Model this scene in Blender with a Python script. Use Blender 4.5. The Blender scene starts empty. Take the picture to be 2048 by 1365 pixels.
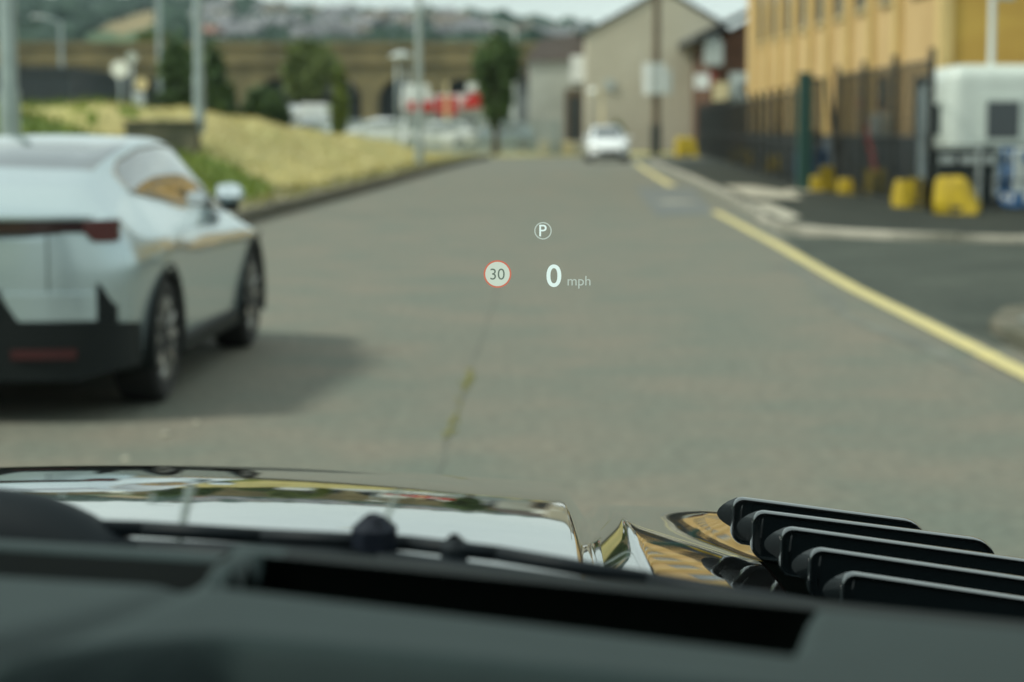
import bpy, math, random
import numpy as np
from mathutils import Vector, Matrix

S = bpy.context.scene
COL = S.collection
R = math.radians
random.seed(7)
rng = np.random.default_rng(7)

# ------------------------------------------------------------------ camera
cd = bpy.data.cameras.new('camera')
cd.sensor_width = 36.0
cd.lens = 73.83
cd.clip_start = 0.05
cd.clip_end = 6000
cd.dof.use_dof = True
cd.dof.focus_distance = 2.36
cd.dof.aperture_fstop = 5.0
cam = bpy.data.objects.new('camera', cd)
COL.objects.link(cam)
cam.location = (0, 0, 1.6)
cam.rotation_euler = (R(90 - 5.879), 0, 0)
S.camera = cam

# ------------------------------------------------------------------ sky, sun, exposure
SUN_TO = Vector((0.9, 0.28, -1.0)).normalized()
w = bpy.data.worlds.new('World')
S.world = w
w.use_nodes = True
nt = w.node_tree
nt.nodes.clear()
N, L = nt.nodes.new, nt.links.new
sky = N('ShaderNodeTexSky')
sky.sky_type = 'NISHITA'
sky.sun_disc = False
sky.sun_elevation = R(46.7)
sky.sun_rotation = R(252.7)
sky.air_density = 1.0
sky.dust_density = 1.5
tc = N('ShaderNodeTexCoord')
mp = N('ShaderNodeMapping')
mp.inputs['Scale'].default_value = (1.0, 1.0, 3.2)
L(tc.outputs['Generated'], mp.inputs['Vector'])
nz = N('ShaderNodeTexNoise')
nz.inputs['Scale'].default_value = 2.6
nz.inputs['Detail'].default_value = 7
nz.inputs['Roughness'].default_value = 0.56
L(mp.outputs['Vector'], nz.inputs['Vector'])
cr = N('ShaderNodeValToRGB')
cr.color_ramp.elements[0].position = 0.30
cr.color_ramp.elements[0].color = (0.62, 0.62, 0.62, 1)
cr.color_ramp.elements[1].position = 0.58
cr.color_ramp.elements[1].color = (0.95, 0.95, 0.95, 1)
L(nz.outputs['Fac'], cr.inputs['Fac'])
mx = N('ShaderNodeMix')
mx.data_type = 'RGBA'
L(cr.outputs['Color'], mx.inputs['Factor'])
L(sky.outputs['Color'], mx.inputs['A'])
mx.inputs['B'].default_value = (8.4, 9.2, 8.9, 1)
bg = N('ShaderNodeBackground')
bg.inputs['Strength'].default_value = 0.10
L(mx.outputs['Result'], bg.inputs['Color'])
wo = N('ShaderNodeOutputWorld')
L(bg.outputs['Background'], wo.inputs['Surface'])

sd = bpy.data.lights.new('sun', 'SUN')
sd.energy = 3.2
sd.angle = R(7.0)
sd.color = (1.0, 0.95, 0.86)
sun = bpy.data.objects.new('sun', sd)
COL.objects.link(sun)
sun.rotation_euler = SUN_TO.to_track_quat('-Z', 'Y').to_euler()
sun.location = (-30, 0, 40)

S.view_settings.view_transform = 'Standard'
S.view_settings.look = 'None'
S.view_settings.exposure = 0.10
S.view_settings.gamma = 1.0
S.view_settings.use_curve_mapping = False
S.cycles.max_bounces = 8
S.cycles.transparent_max_bounces = 12
S.cycles.volume_bounces = 0
S.cycles.caustics_reflective = False
S.cycles.caustics_refractive = False


# ------------------------------------------------------------------ helpers
def tag(o, label=None, cat=None, group=None, kind=None):
    if label: o['label'] = label
    if cat: o['category'] = cat
    if group: o['group'] = group
    if kind: o['kind'] = kind
    return o


def empty(name, loc=(0, 0, 0), rz=0.0):
    o = bpy.data.objects.new(name, None)
    o.empty_display_size = 0.2
    COL.objects.link(o)
    o.location = loc
    o.rotation_euler = (0, 0, rz)
    return o


def copy_tree(o, parent=None):
    c = o.copy()
    COL.objects.link(c)
    c.parent = parent
    for ch in list(o.children):
        copy_tree(ch, c)
    return c


def mat(name, col, rough=0.6, metal=0.0, var=0.0, scale=4.0, col2=None, bump=0.0, bscale=40.0, coat=0.0, spec=0.5, detail=5, lo=0.35, hi=0.65, ior=None, stretch=None, nrough=0.5, fine=0.0, famt=0.3):
    m = bpy.data.materials.new(name)
    m.use_nodes = True
    t = m.node_tree
    b = t.nodes['Principled BSDF']
    b.inputs['Roughness'].default_value = rough
    b.inputs['Metallic'].default_value = metal
    b.inputs['Coat Weight'].default_value = coat
    b.inputs['Coat Roughness'].default_value = 0.03
    b.inputs['Specular IOR Level'].default_value = spec
    if ior: b.inputs['IOR'].default_value = ior
    c1 = (*col, 1)
    if col2 is None and var > 0:
        col2 = tuple(max(0, v * (1 - var)) for v in col)
        c1 = (*[min(1, v * (1 + var * 0.6)) for v in col], 1)
    tcn = t.nodes.new('ShaderNodeTexCoord')
    src = tcn.outputs['Object']
    if stretch:
        mpn = t.nodes.new('ShaderNodeMapping')
        mpn.inputs['Scale'].default_value = stretch
        t.links.new(src, mpn.inputs['Vector'])
        src = mpn.outputs['Vector']
    if col2 is not None:
        n = t.nodes.new('ShaderNodeTexNoise')
        n.inputs['Scale'].default_value = scale
        n.inputs['Detail'].default_value = detail
        n.inputs['Roughness'].default_value = nrough
        t.links.new(src, n.inputs['Vector'])
        r = t.nodes.new('ShaderNodeValToRGB')
        r.color_ramp.elements[0].position = lo
        r.color_ramp.elements[1].position = hi
        r.color_ramp.elements[0].color = (*col2, 1)
        r.color_ramp.elements[1].color = c1
        t.links.new(n.outputs['Fac'], r.inputs['Fac'])
        if fine > 0:
            n3 = t.nodes.new('ShaderNodeTexNoise')
            n3.inputs['Scale'].default_value = fine
            n3.inputs['Detail'].default_value = 6
            n3.inputs['Roughness'].default_value = 0.7
            t.links.new(src, n3.inputs['Vector'])
            mr_ = t.nodes.new('ShaderNodeMapRange')
            mr_.inputs['From Min'].default_value = 0.3
            mr_.inputs['From Max'].default_value = 0.7
            mr_.inputs['To Min'].default_value = 1 - famt
            mr_.inputs['To Max'].default_value = 1 + famt
            t.links.new(n3.outputs['Fac'], mr_.inputs['Value'])
            mm = t.nodes.new('ShaderNodeMix')
            mm.data_type = 'RGBA'
            mm.blend_type = 'MULTIPLY'
            mm.inputs['Factor'].default_value = 1.0
            t.links.new(r.outputs['Color'], mm.inputs['A'])
            t.links.new(mr_.outputs['Result'], mm.inputs['B'])
            t.links.new(mm.outputs['Result'], b.inputs['Base Color'])
        else:
            t.links.new(r.outputs['Color'], b.inputs['Base Color'])
    else:
        b.inputs['Base Color'].default_value = c1
    if bump > 0:
        n2 = t.nodes.new('ShaderNodeTexNoise')
        n2.inputs['Scale'].default_value = bscale
        n2.inputs['Detail'].default_value = 4
        t.links.new(src, n2.inputs['Vector'])
        bp = t.nodes.new('ShaderNodeBump')
        bp.inputs['Strength'].default_value = bump
        bp.inputs['Distance'].default_value = 0.02
        t.links.new(n2.outputs['Fac'], bp.inputs['Height'])
        t.links.new(bp.outputs['Normal'], b.inputs['Normal'])
    return m


def emit(name, col, strength):
    m = bpy.data.materials.new(name)
    m.use_nodes = True
    t = m.node_tree
    t.nodes.clear()
    e = t.nodes.new('ShaderNodeEmission')
    e.inputs['Color'].default_value = (*col, 1)
    e.inputs['Strength'].default_value = strength
    o = t.nodes.new('ShaderNodeOutputMaterial')
    t.links.new(e.outputs[0], o.inputs['Surface'])
    return m


class MB:
    def __init__(self):
        self.v, self.f, self.mi = [], [], []

    def add(self, vs, fs, m=0):
        k = len(self.v)
        self.v += [tuple(map(float, p)) for p in vs]
        self.f += [tuple(i + k for i in q) for q in fs]
        self.mi += [m] * len(fs)
        return self

    def box(self, x0, x1, y0, y1, z0, z1, m=0):
        vs = [(x, y, z) for z in (z0, z1) for y in (y0, y1) for x in (x0, x1)]
        return self.add(vs, [(0, 2, 3, 1), (4, 5, 7, 6), (0, 1, 5, 4), (2, 6, 7, 3), (0, 4, 6, 2), (1, 3, 7, 5)], m)

    def cbox(self, x0, x1, y0, y1, z0, z1, b, m=0):
        """box with chamfered edges"""
        pts = []
        for z, i in ((z0, b), (z0 + b, 0), (z1 - b, 0), (z1, b)):
            a0, a1, c0, c1 = x0 + i, x1 - i, y0 + i, y1 - i
            q = b
            pts += [(a0 + q, c0, z), (a1 - q, c0, z), (a1, c0 + q, z), (a1, c1 - q, z), (a1 - q, c1, z), (a0 + q, c1, z), (a0, c1 - q, z), (a0, c0 + q, z)]
        fs = [tuple(range(7, -1, -1)), tuple(range(24, 32))]
        for r in range(3):
            for k in range(8):
                a, c = r * 8 + k, r * 8 + (k + 1) % 8
                fs.append((a, c, c + 8, a + 8))
        return self.add(pts, fs, m)

    def tube(self, p0, p1, r0, r1=None, n=8, cap=True, m=0):
        r1 = r0 if r1 is None else r1
        p0, p1 = Vector(p0), Vector(p1)
        d = (p1 - p0).normalized()
        a = d.orthogonal().normalized()
        b = d.cross(a)
        vs = []
        for p, r in ((p0, r0), (p1, r1)):
            for k in range(n):
                an = 2 * math.pi * k / n
                vs.append(p + a * (r * math.cos(an)) + b * (r * math.sin(an)))
        fs = [(k, (k + 1) % n, n + (k + 1) % n, n + k) for k in range(n)]
        if cap:
            fs += [tuple(range(n - 1, -1, -1)), tuple(range(n, 2 * n))]
        return self.add(vs, fs, m)

    def lathe(self, prof, axis_o, axis='z', n=24, m=0, close=False):
        """prof = [(r, t)] revolved about an axis through axis_o"""
        vs, fs = [], []
        o = axis_o
        for r, t in prof:
            for k in range(n):
                a = 2 * math.pi * k / n
                c, s = r * math.cos(a), r * math.sin(a)
                vs.append((o[0] + c, o[1] + s, o[2] + t) if axis == 'z' else (o[0] + t, o[1] + c, o[2] + s) if axis == 'x' else (o[0] + c, o[1] + t, o[2] + s))
        q = len(prof)
        for i in range(q if close else q - 1):
            j = (i + 1) % q
            for k in range(n):
                fs.append((i * n + k, i * n + (k + 1) % n, j * n + (k + 1) % n, j * n + k))
        if not close:
            if prof[0][0] > 1e-4: fs.append(tuple(range(n - 1, -1, -1)))
            if prof[-1][0] > 1e-4: fs.append(tuple(range((q - 1) * n, q * n)))
        return self.add(vs, fs, m)

    def prism(self, poly, a0, a1, axis='y', m=0):
        """polygon in the other two axes, extruded along axis"""
        n = len(poly)
        def pt(p, a):
            return (p[0], a, p[1]) if axis == 'y' else (a, p[0], p[1]) if axis == 'x' else (p[0], p[1], a)
        vs = [pt(p, a0) for p in poly] + [pt(p, a1) for p in poly]
        fs = [tuple(range(n)), tuple(range(2 * n - 1, n - 1, -1))]
        fs += [(k, n + k, n + (k + 1) % n, (k + 1) % n) for k in range(n)]
        return self.add(vs, fs, m)

    def grid(self, fn, us, vs, m=0, skip=None):
        nu, nv = len(us), len(vs)
        pts = [fn(u, v) for v in vs for u in us]
        fs = []
        for j in range(nv - 1):
            for i in range(nu - 1):
                if skip and skip(i, j): continue
                a = j * nu + i
                fs.append((a, a + 1, a + nu + 1, a + nu))
        return self.add(pts, fs, m)

    def build(self, name, mats, parent=None, smooth=False, loc=None, bevel=0.0, auto=None):
        me = bpy.data.meshes.new(name)
        me.from_pydata(self.v, [], self.f)
        mats = mats if isinstance(mats, (list, tuple)) else [mats]
        for k in mats: me.materials.append(k)
        if len(mats) > 1:
            me.polygons.foreach_set('material_index', self.mi)
        import bmesh
        bm = bmesh.new()
        bm.from_mesh(me)
        bmesh.ops.recalc_face_normals(bm, faces=bm.faces)
        bm.to_mesh(me)
        bm.free()
        if smooth:
            me.polygons.foreach_set('use_smooth', [True] * len(me.polygons))
            if auto: me.set_sharp_from_angle(angle=R(auto))
        me.update()
        o = bpy.data.objects.new(name, me)
        COL.objects.link(o)
        if parent is not None: o.parent = parent
        if loc is not None: o.location = loc
        if bevel > 0:
            bv = o.modifiers.new('bevel', 'BEVEL')
            bv.width = bevel
            bv.segments = 2
            bv.limit_method = 'ANGLE'
        return o


def pchip(pts):
    x = np.array([p[0] for p in pts], float)
    y = np.array([p[1] for p in pts], float)
    h = np.diff(x)
    d = np.diff(y) / h
    m = np.zeros(len(x))
    m[0], m[-1] = d[0], d[-1]
    for i in range(1, len(x) - 1):
        if d[i - 1] * d[i] > 0:
            w1, w2 = 2 * h[i] + h[i - 1], h[i] + 2 * h[i - 1]
            m[i] = (w1 + w2) / (w1 / d[i - 1] + w2 / d[i])
    def f(t):
        t = min(max(t, x[0]), x[-1])
        i = min(int(np.searchsorted(x, t, 'right')) - 1, len(x) - 2)
        i = max(i, 0)
        s = (t - x[i]) / h[i]
        return float((1 + 2 * s) * (1 - s) ** 2 * y[i] + s * (1 - s) ** 2 * h[i] * m[i] + s * s * (3 - 2 * s) * y[i + 1] + s * s * (s - 1) * h[i] * m[i + 1])
    return f


def lin(pts):
    x = [p[0] for p in pts]
    y = [p[1] for p in pts]
    return lambda t: float(np.interp(t, x, y))


def sst(a, b, t):
    t = min(max((t - a) / (b - a), 0.0), 1.0)
    return t * t * (3 - 2 * t)


def inside(poly, x, y):
    c = False
    n = len(poly)
    for i in range(n):
        x1, y1 = poly[i]
        x2, y2 = poly[(i + 1) % n]
        if (y1 > y) != (y2 > y) and x < (x2 - x1) * (y - y1) / (y2 - y1) + x1:
            c = not c
    return c


# ------------------------------------------------------------------ materials
M = {}
M['asphalt'] = mat('worn_asphalt', (0.164, 0.146, 0.110), 0.85, col2=(0.116, 0.130, 0.102), scale=0.9, detail=14, bump=0.6, bscale=45, nrough=0.62, fine=14.0, famt=0.35)
M['dark_tarmac'] = mat('dark_tarmac', (0.068, 0.077, 0.062), 0.92, col2=(0.042, 0.050, 0.041), scale=0.8, detail=8, spec=0.25, fine=10.0, famt=0.3, bump=0.5, bscale=60)
M['patch_tarmac'] = mat('patch_tarmac', (0.128, 0.132, 0.108), 0.88, var=0.3, scale=1.6, bump=0.4)
M['pavement'] = mat('pavement_tarmac', (0.036, 0.040, 0.031), 0.92, col2=(0.022, 0.026, 0.021), scale=1.2, spec=0.2, bump=0.4)
M['yellow_paint'] = mat('faded_yellow_paint', (0.60, 0.50, 0.20), 0.7, col2=(0.46, 0.40, 0.20), scale=3.0)
M['kerb'] = mat('kerb_stone', (0.40, 0.37, 0.30), 0.85, col2=(0.24, 0.23, 0.19), scale=2.2, bump=0.4)
M['kerb_old'] = mat('dirty_kerb_stone', (0.15, 0.135, 0.10), 0.9, col2=(0.075, 0.075, 0.05), scale=1.5, bump=0.4)
M['concrete_pale'] = mat('pale_concrete', (0.40, 0.37, 0.29), 0.85, var=0.25, scale=2.0)
M['verge'] = mat('verge_path', (0.22, 0.19, 0.12), 0.95, col2=(0.17, 0.16, 0.07), scale=1.0)
M['moss'] = mat('moss', (0.24, 0.215, 0.06), 0.95, col2=(0.15, 0.15, 0.05), scale=6.0, bump=0.8, bscale=30)
M['straw'] = mat('dry_grass', (0.50, 0.43, 0.19), 0.95, col2=(0.35, 0.33, 0.115), scale=0.55, detail=9, bump=0.6, bscale=6)
M['straw_blade'] = mat('dry_blades', (0.52, 0.45, 0.195), 0.9, var=0.25, scale=0.8)
M['green_grass'] = mat('green_grass', (0.155, 0.190, 0.018), 0.95, col2=(0.085, 0.140, 0.016), scale=0.8, detail=8, bump=0.6, bscale=6)
M['yard'] = mat('yard_ground', (0.15, 0.14, 0.115), 0.95, col2=(0.10, 0.10, 0.08), scale=0.06)
M['weathered_concrete'] = mat('weathered_concrete', (0.17, 0.155, 0.105), 0.92, col2=(0.075, 0.078, 0.052), scale=1.8, bump=0.5, bscale=12)
M['galv'] = mat('galvanised_steel', (0.36, 0.42, 0.42), 0.45, 0.35, var=0.12, scale=3)
M['galv_white'] = mat('pale_painted_steel', (0.60, 0.64, 0.62), 0.5, 0.1)
M['rust_pole'] = mat('brown_timber', (0.13, 0.095, 0.06), 0.9, var=0.3, scale=6)
M['black_steel'] = mat('black_powder_coat', (0.015, 0.018, 0.017), 0.5)
M['green_steel'] = mat('dark_green_paint', (0.012, 0.055, 0.045), 0.45)
M['yellow_plastic'] = mat('yellow_paint_block', (0.52, 0.36, 0.006), 0.55, col2=(0.36, 0.25, 0.012), scale=5)
M['white_grp'] = mat('white_fibreglass', (0.53, 0.58, 0.53), 0.35, var=0.08, scale=2, coat=0.2)
M['dark_panel'] = mat('dark_green_grey_panel', (0.022, 0.032, 0.032), 0.5)
M['pale_plastic'] = mat('pale_grey_plastic', (0.42, 0.46, 0.44), 0.5)
M['blue'] = mat('blue_paint', (0.025, 0.11, 0.26), 0.45)
M['red'] = mat('red_paint', (0.52, 0.018, 0.016), 0.5)
M['white'] = mat('white_paint', (0.78, 0.80, 0.78), 0.55, var=0.06)
M['navy_clad'] = mat('navy_cladding', (0.020, 0.032, 0.046), 0.5, var=0.15, scale=1)
M['stone_brown'] = mat('brown_sandstone', (0.245, 0.195, 0.090), 0.95, col2=(0.140, 0.118, 0.058), scale=0.28, detail=9, bump=0.7, bscale=2)
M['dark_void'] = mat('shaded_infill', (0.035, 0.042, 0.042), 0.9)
M['render_grey'] = mat('grey_pebbledash', (0.56, 0.52, 0.41), 0.95, col2=(0.48, 0.44, 0.34), scale=0.35, bump=0.5, bscale=25)
M['render_pale'] = mat('pale_render', (0.42, 0.43, 0.38), 0.9, var=0.15, scale=0.5)
M['render_dark'] = mat('grey_slate_wall', (0.20, 0.22, 0.22), 0.9, var=0.2)
M['brick_brown'] = mat('brown_brickwork', (0.115, 0.050, 0.025), 0.92, col2=(0.075, 0.036, 0.018), scale=1.2, bump=0.5, bscale=14)
M['slate'] = mat('slate_roof', (0.055, 0.058, 0.060), 0.7, var=0.25)
M['tan_brick'] = mat('tan_brickwork', (0.55, 0.38, 0.175), 0.9, col2=(0.48, 0.32, 0.135), scale=0.6, bump=0.4, bscale=18)
M['cream_pilaster'] = mat('cream_yellow_render', (0.57, 0.415, 0.170), 0.85, var=0.08, scale=1.0)
M['ochre_brick'] = mat('ochre_brickwork', (0.50, 0.32, 0.07), 0.9, col2=(0.40, 0.235, 0.05), scale=0.5, stretch=(1, 1, 3.0), bump=0.4, bscale=18)
M['base_band'] = mat('blue_grey_plinth', (0.045, 0.055, 0.060), 0.8, var=0.2)
M['win_glass'] = mat('window_glass', (0.03, 0.04, 0.045), 0.06, spec=0.6)
M['tan_frame'] = mat('tan_window_frame', (0.42, 0.33, 0.17), 0.7)
M['cream'] = mat('cream_paint', (0.62, 0.52, 0.30), 0.7)
M['bark'] = mat('bark', (0.07, 0.055, 0.035), 0.95, var=0.3, scale=5)
M['leaf_dark'] = mat('dark_leaves', (0.062, 0.110, 0.020), 0.7, col2=(0.028, 0.060, 0.012), scale=0.9)
M['leaf_mid'] = mat('mid_leaves', (0.140, 0.180, 0.042), 0.7, col2=(0.080, 0.115, 0.028), scale=0.9)
M['leaf_bright'] = mat('yellow_green_leaves', (0.13, 0.17, 0.022), 0.7, col2=(0.075, 0.11, 0.016), scale=1.2)
M['wood_far'] = mat('far_wood_leaves', (0.022, 0.055, 0.026), 0.9, col2=(0.008, 0.027, 0.019), scale=0.02)
M['hill_green'] = mat('pasture', (0.065, 0.120, 0.034), 0.95, col2=(0.028, 0.066, 0.026), scale=0.012, detail=6)
M['hill_straw'] = mat('stubble_field', (0.23, 0.175, 0.075), 0.95, var=0.15, scale=0.01)
M['hill_yellow'] = mat('yellow_meadow', (0.24, 0.235, 0.055), 0.95, var=0.15, scale=0.01)
M['tyre'] = mat('tyre_rubber', (0.014, 0.014, 0.014), 0.8)
M['rim'] = mat('alloy', (0.30, 0.29, 0.265), 0.38, 0.7)
M['silver_paint'] = mat('ice_silver_paint', (0.46, 0.55, 0.57), 0.26, 0.7, coat=0.9)
M['white_car_paint'] = mat('white_car_paint', (0.80, 0.82, 0.82), 0.25, coat=0.8)
M['grey_car_paint'] = mat('grey_blue_car_paint', (0.24, 0.30, 0.33), 0.3, 0.4, coat=0.8)
M['dark_car_paint'] = mat('charcoal_car_paint', (0.04, 0.05, 0.06), 0.3, 0.3, coat=0.8)
M['car_glass'] = mat('car_glass', (0.010, 0.016, 0.017), 0.03, spec=0.9, coat=1.0, ior=1.7)
M['cladding'] = mat('black_cladding', (0.006, 0.009, 0.009), 0.6, spec=0.22)
M['tail_red'] = mat('tail_lamp_red', (0.075, 0.008, 0.009), 0.15, coat=0.8)
M['reflector'] = mat('dark_red_reflector', (0.045, 0.006, 0.007), 0.3)
M['tail_dark'] = mat('tail_lamp_smoked', (0.028, 0.009, 0.010), 0.15, coat=0.6)
M['lamp_clear'] = mat('headlamp', (0.25, 0.28, 0.28), 0.1, 0.3, coat=1.0)
M['bonnet_paint'] = mat('black_gloss_paint', (0.010, 0.009, 0.008), 0.035, 0.0, coat=1.0, spec=0.9, ior=1.62)
M['gloss_black'] = mat('piano_black_plastic', (0.012, 0.018, 0.020), 0.18, coat=0.3)
M['rim_grey'] = mat('satin_black_edge', (0.016, 0.022, 0.024), 0.14, 0.0, coat=0.6)
M['wiper'] = mat('wiper_black', (0.006, 0.010, 0.013), 0.6, spec=0.2)
M['dash'] = mat('soft_dash_plastic', (0.0175, 0.030, 0.030), 0.65, var=0.06, scale=30, spec=0.18)
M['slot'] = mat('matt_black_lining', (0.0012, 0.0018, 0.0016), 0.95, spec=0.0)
M['headliner'] = mat('headliner', (0.30, 0.30, 0.28), 0.95)
ws = bpy.data.materials.new('windscreen_glass')
ws.use_nodes = True
t_ = ws.node_tree
t_.nodes.clear()
tb = t_.nodes.new('ShaderNodeBsdfTransparent')
tb.inputs['Color'].default_value = (0.910, 0.975, 0.955, 1)
to = t_.nodes.new('ShaderNodeOutputMaterial')
t_.links.new(tb.outputs[0], to.inputs['Surface'])
M['windscreen'] = ws


# ------------------------------------------------------------------ the ground, the road and its edges
def struct(o):
    o['kind'] = 'structure'
    return o


g = MB()
g.add([(-900, -60, -0.06), (900, -60, -0.06), (900, 520, -0.06), (-900, 520, -0.06)], [(0, 1, 2, 3)])
struct(g.build('ground', M['yard']))

kerbL = lin([(-40, -4.6), (10, -4.6), (34.3, -4.28), (46.7, -3.70), (75.3, -2.48), (90, -1.75), (99.7, -1.04)])
kerbR = lin([(-40, 3.6), (15, 3.6), (30, 4.12), (33.8, 4.07), (46.7, 4.73), (61.6, 5.21), (90.4, 5.92), (106, 6.4)])

ys = np.linspace(-40, 104, 145)
g = MB()
g.grid(lambda u, y: (kerbL(y) - 0.1 + u * (kerbR(y) - kerbL(y) + 0.2), y, 0.0), np.linspace(0, 1, 5), ys)
g.add([(-60, 99.9, -0.002), (7, 104, -0.002), (7, 114, -0.002), (-60, 108, -0.002)], [(0, 1, 2, 3)])
road = struct(g.build('road', M['asphalt']))

# the side entrance on the right, in darker tarmac
g = MB()
ex = [(3.50, 15.2), (3.45, 20), (3.55, 25), (3.85, 30.2)]
g.add([(x, y, 0.006) for x, y in ex] + [(40, 27.0, 0.006), (40, 16.0, 0.006)], [(0, 5, 4, 3, 2, 1)])
struct(g.build('entrance_apron', M['dark_tarmac']))

# yellow edge line
yl = lin([(5, 3.27), (13.4, 3.294), (14.9, 3.31), (20.7, 3.346), (27.5, 3.519), (38.6, 3.732)])
g = MB()
g.grid(lambda u, y: (yl(y) - 0.085 + u * 0.17, y, 0.012), [0, 1], np.linspace(5, 38.8, 40))
g.build('edge_line', M['yellow_paint'], road)
yl2 = lin([(55.0, 4.20), (75.3, 4.78), (88, 5.2)])
g = MB()
g.grid(lambda u, y: (yl2(y) - 0.14 + u * 0.24, y, 0.012), [0, 1], np.linspace(55, 88, 20))
g.build('edge_line', M['yellow_paint'], road)

# repair patch, cover, seam and moss
g = MB()
g.add([(3.15, 54.1, 0.005), (4.66, 54.1, 0.005), (3.66, 38.0, 0.005), (2.55, 37.0, 0.005)], [(0, 1, 2, 3)])
g.build('repair_patch', mat('repair_tarmac', (0.125, 0.135, 0.128), 0.88, var=0.2, scale=1.0), road)
g = MB()
g.lathe([(0.42, 0.0), (0.42, 0.006), (0.34, 0.008)], (3.43, 43.6, 0.006), n=20)
g.build('manhole_cover', M['concrete_pale'], road)
g = MB()
def seamx(y): return -0.13 - 0.019 * (21 - y) + 0.008 * math.sin(y * 2.1) + 0.005 * math.sin(y * 7.7)
g.grid(lambda u, y: (seamx(y) - 0.005 + u * 0.010, y, 0.004), [0, 1], np.linspace(9, 22, 70))
g.build('tarmac_seam', M['patch_tarmac'], road)
g = MB()
for k in range(110):
    y = random.choice([random.uniform(12.5, 13.7), random.uniform(10.6, 12.2), random.uniform(12.7, 13.5)])
    x = seamx(y) + random.gauss(0, 0.012)
    a = random.uniform(0, 3.14)
    r = random.uniform(0.006, 0.017)
    g.lathe([(r, 0), (r * 0.7, r * 0.5), (r * 0.15, r * 0.75)], (x, y, 0.003), n=5)
tag(g.build('moss', M['moss'], road), kind='stuff')
# a darker worn strip that follows the yellow line
g = MB()
g.grid(lambda u, y: (yl(y) - 0.46 - 0.10 * math.sin(y * 0.8) + u * (0.16 + 0.06 * math.sin(y * 1.7)), y, 0.004), [0, 1], np.linspace(13.5, 24, 60))
g.build('repair_strip', M['patch_tarmac'], road)
g = MB()
for (x, y, r) in ((-1.79, 10.75, 0.028), (-1.70, 11.2, 0.018), (-1.85, 9.95, 0.02), (3.2, 12.1, 0.05)):
    g.lathe([(r, 0), (r * 1.1, r * 0.4), (r * 0.5, r * 0.8), (0.001, r * 0.85)], (x, y, 0.0), n=7)
tag(g.build('loose_stone', M['concrete_pale'], road), kind='stuff')


def kerb_run(name, path, h, wdt, m, label_side, length=0.9, seed=1):
    """a row of kerb stones along a polyline; the first half-width lies on the road side"""
    rr = random.Random(seed)
    pts = [Vector((x, y, 0)) for x, y in path]
    root = struct(empty(name))
    d = 0.0
    segs = []
    for a, b in zip(pts, pts[1:]):
        n = max(1, round((b - a).length / length))
        for k in range(n):
            segs.append((a.lerp(b, k / n), a.lerp(b, (k + 1) / n)))
    for a, b in segs:
        t = (b - a).normalized()
        nn = Vector((t.y, -t.x, 0)) * label_side
        gap = 0.008
        a2, b2 = a + t * gap, b - t * gap
        hh = h + rr.uniform(-0.012, 0.012)
        bv = 0.03
        prof = [(0, -0.05), (0, hh - bv), (bv * 0.4, hh - bv * 0.3), (bv, hh), (wdt, hh), (wdt, -0.05)]
        vs = [a2 + nn * p + Vector((0, 0, q)) for p, q in prof] + [b2 + nn * p + Vector((0, 0, q)) for p, q in prof]
        k = len(prof)
        fs = [tuple(range(k)), tuple(range(2 * k - 1, k - 1, -1))] + [(i, k + i, k + (i + 1) % k, (i + 1) % k) for i in range(k)]
        MB().add(vs, fs).build('kerb_stone', m, root)
    return root


kerb_run('kerb_left', [(kerbL(y), y) for y in (-12, 10, 26, 34.3, 46.7, 60, 75.3, 90, 99.7)], 0.22, 0.16, M['kerb_old'], -1, 1.2, 1)
kerb_run('kerb_right', [(kerbR(y), y) for y in (46.7, 61.6, 75, 90.4)], 0.11, 0.14, M['kerb'], 1, 1.2, 3)
kerb_run('kerb_entrance', [(4.73, 46.7), (4.40, 40.2), (4.09, 34.2), (4.10, 32.2), (4.28, 30.9), (4.65, 30.1), (5.38, 29.3), (6.86, 28.5), (9.5, 28.0), (13, 27.6)], 0.10, 0.22, mat('pale_kerb_stone', (0.40, 0.37, 0.30), 0.85, col2=(0.15, 0.145, 0.11), scale=0.9, bump=0.4), -1, 0.95, 4)
kerb_run('kerb_near', [(3.60, 9.5), (3.62, 15.2), (3.70, 16.2), (3.95, 16.9), (4.5, 17.3), (7.0, 17.4)], 0.13, 0.22, M['kerb_old'], 1, 0.95, 5)

# pavements
def pave(name, poly, z, m):
    g = MB()
    g.add([(x, y, z) for x, y in poly], [tuple(range(len(poly)))])
    return struct(g.build(name, m))


pave('pavement_far', [(4.2, 34.2), (4.25, 32.2), (4.45, 31.1), (4.75, 30.3), (5.40, 29.5), (6.86, 28.7), (9.5, 28.2), (13, 27.8), (40, 27.2), (40, 112), (6.0, 92), (5.3, 61.6), (4.85, 46.7)], 0.095, M['pavement'])
pave('pavement_near', [(3.78, -5), (3.78, 15.2), (3.86, 16.0), (4.05, 16.6), (4.5, 17.05), (7.0, 17.15), (7, -5)], 0.125, M['patch_tarmac'])
g = MB()
g.add([(4.95, 43.6, 0.101), (5.95, 43.0, 0.101), (6.25, 47.0, 0.101), (5.9, 52.0, 0.101), (5.2, 52.0, 0.101)], [(0, 1, 2, 3, 4)])
struct(g.build('pavement_slab', M['concrete_pale']))
g = MB()
g.add([(4.32, 33.2, 0.100), (4.75, 34.5, 0.100), (4.95, 40.5, 0.100), (4.62, 41.0, 0.100)], [(0, 1, 2, 3)])
struct(g.build('pavement_edging', M['concrete_pale']))

# the grass bank on the left
Hb = pchip([(-30, 1.6), (0, 1.65), (20, 1.75), (35, 1.95), (50, 2.05), (62, 1.95), (75, 1.45), (86, 1.05), (95, 0.72), (108, 0.5)])


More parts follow.
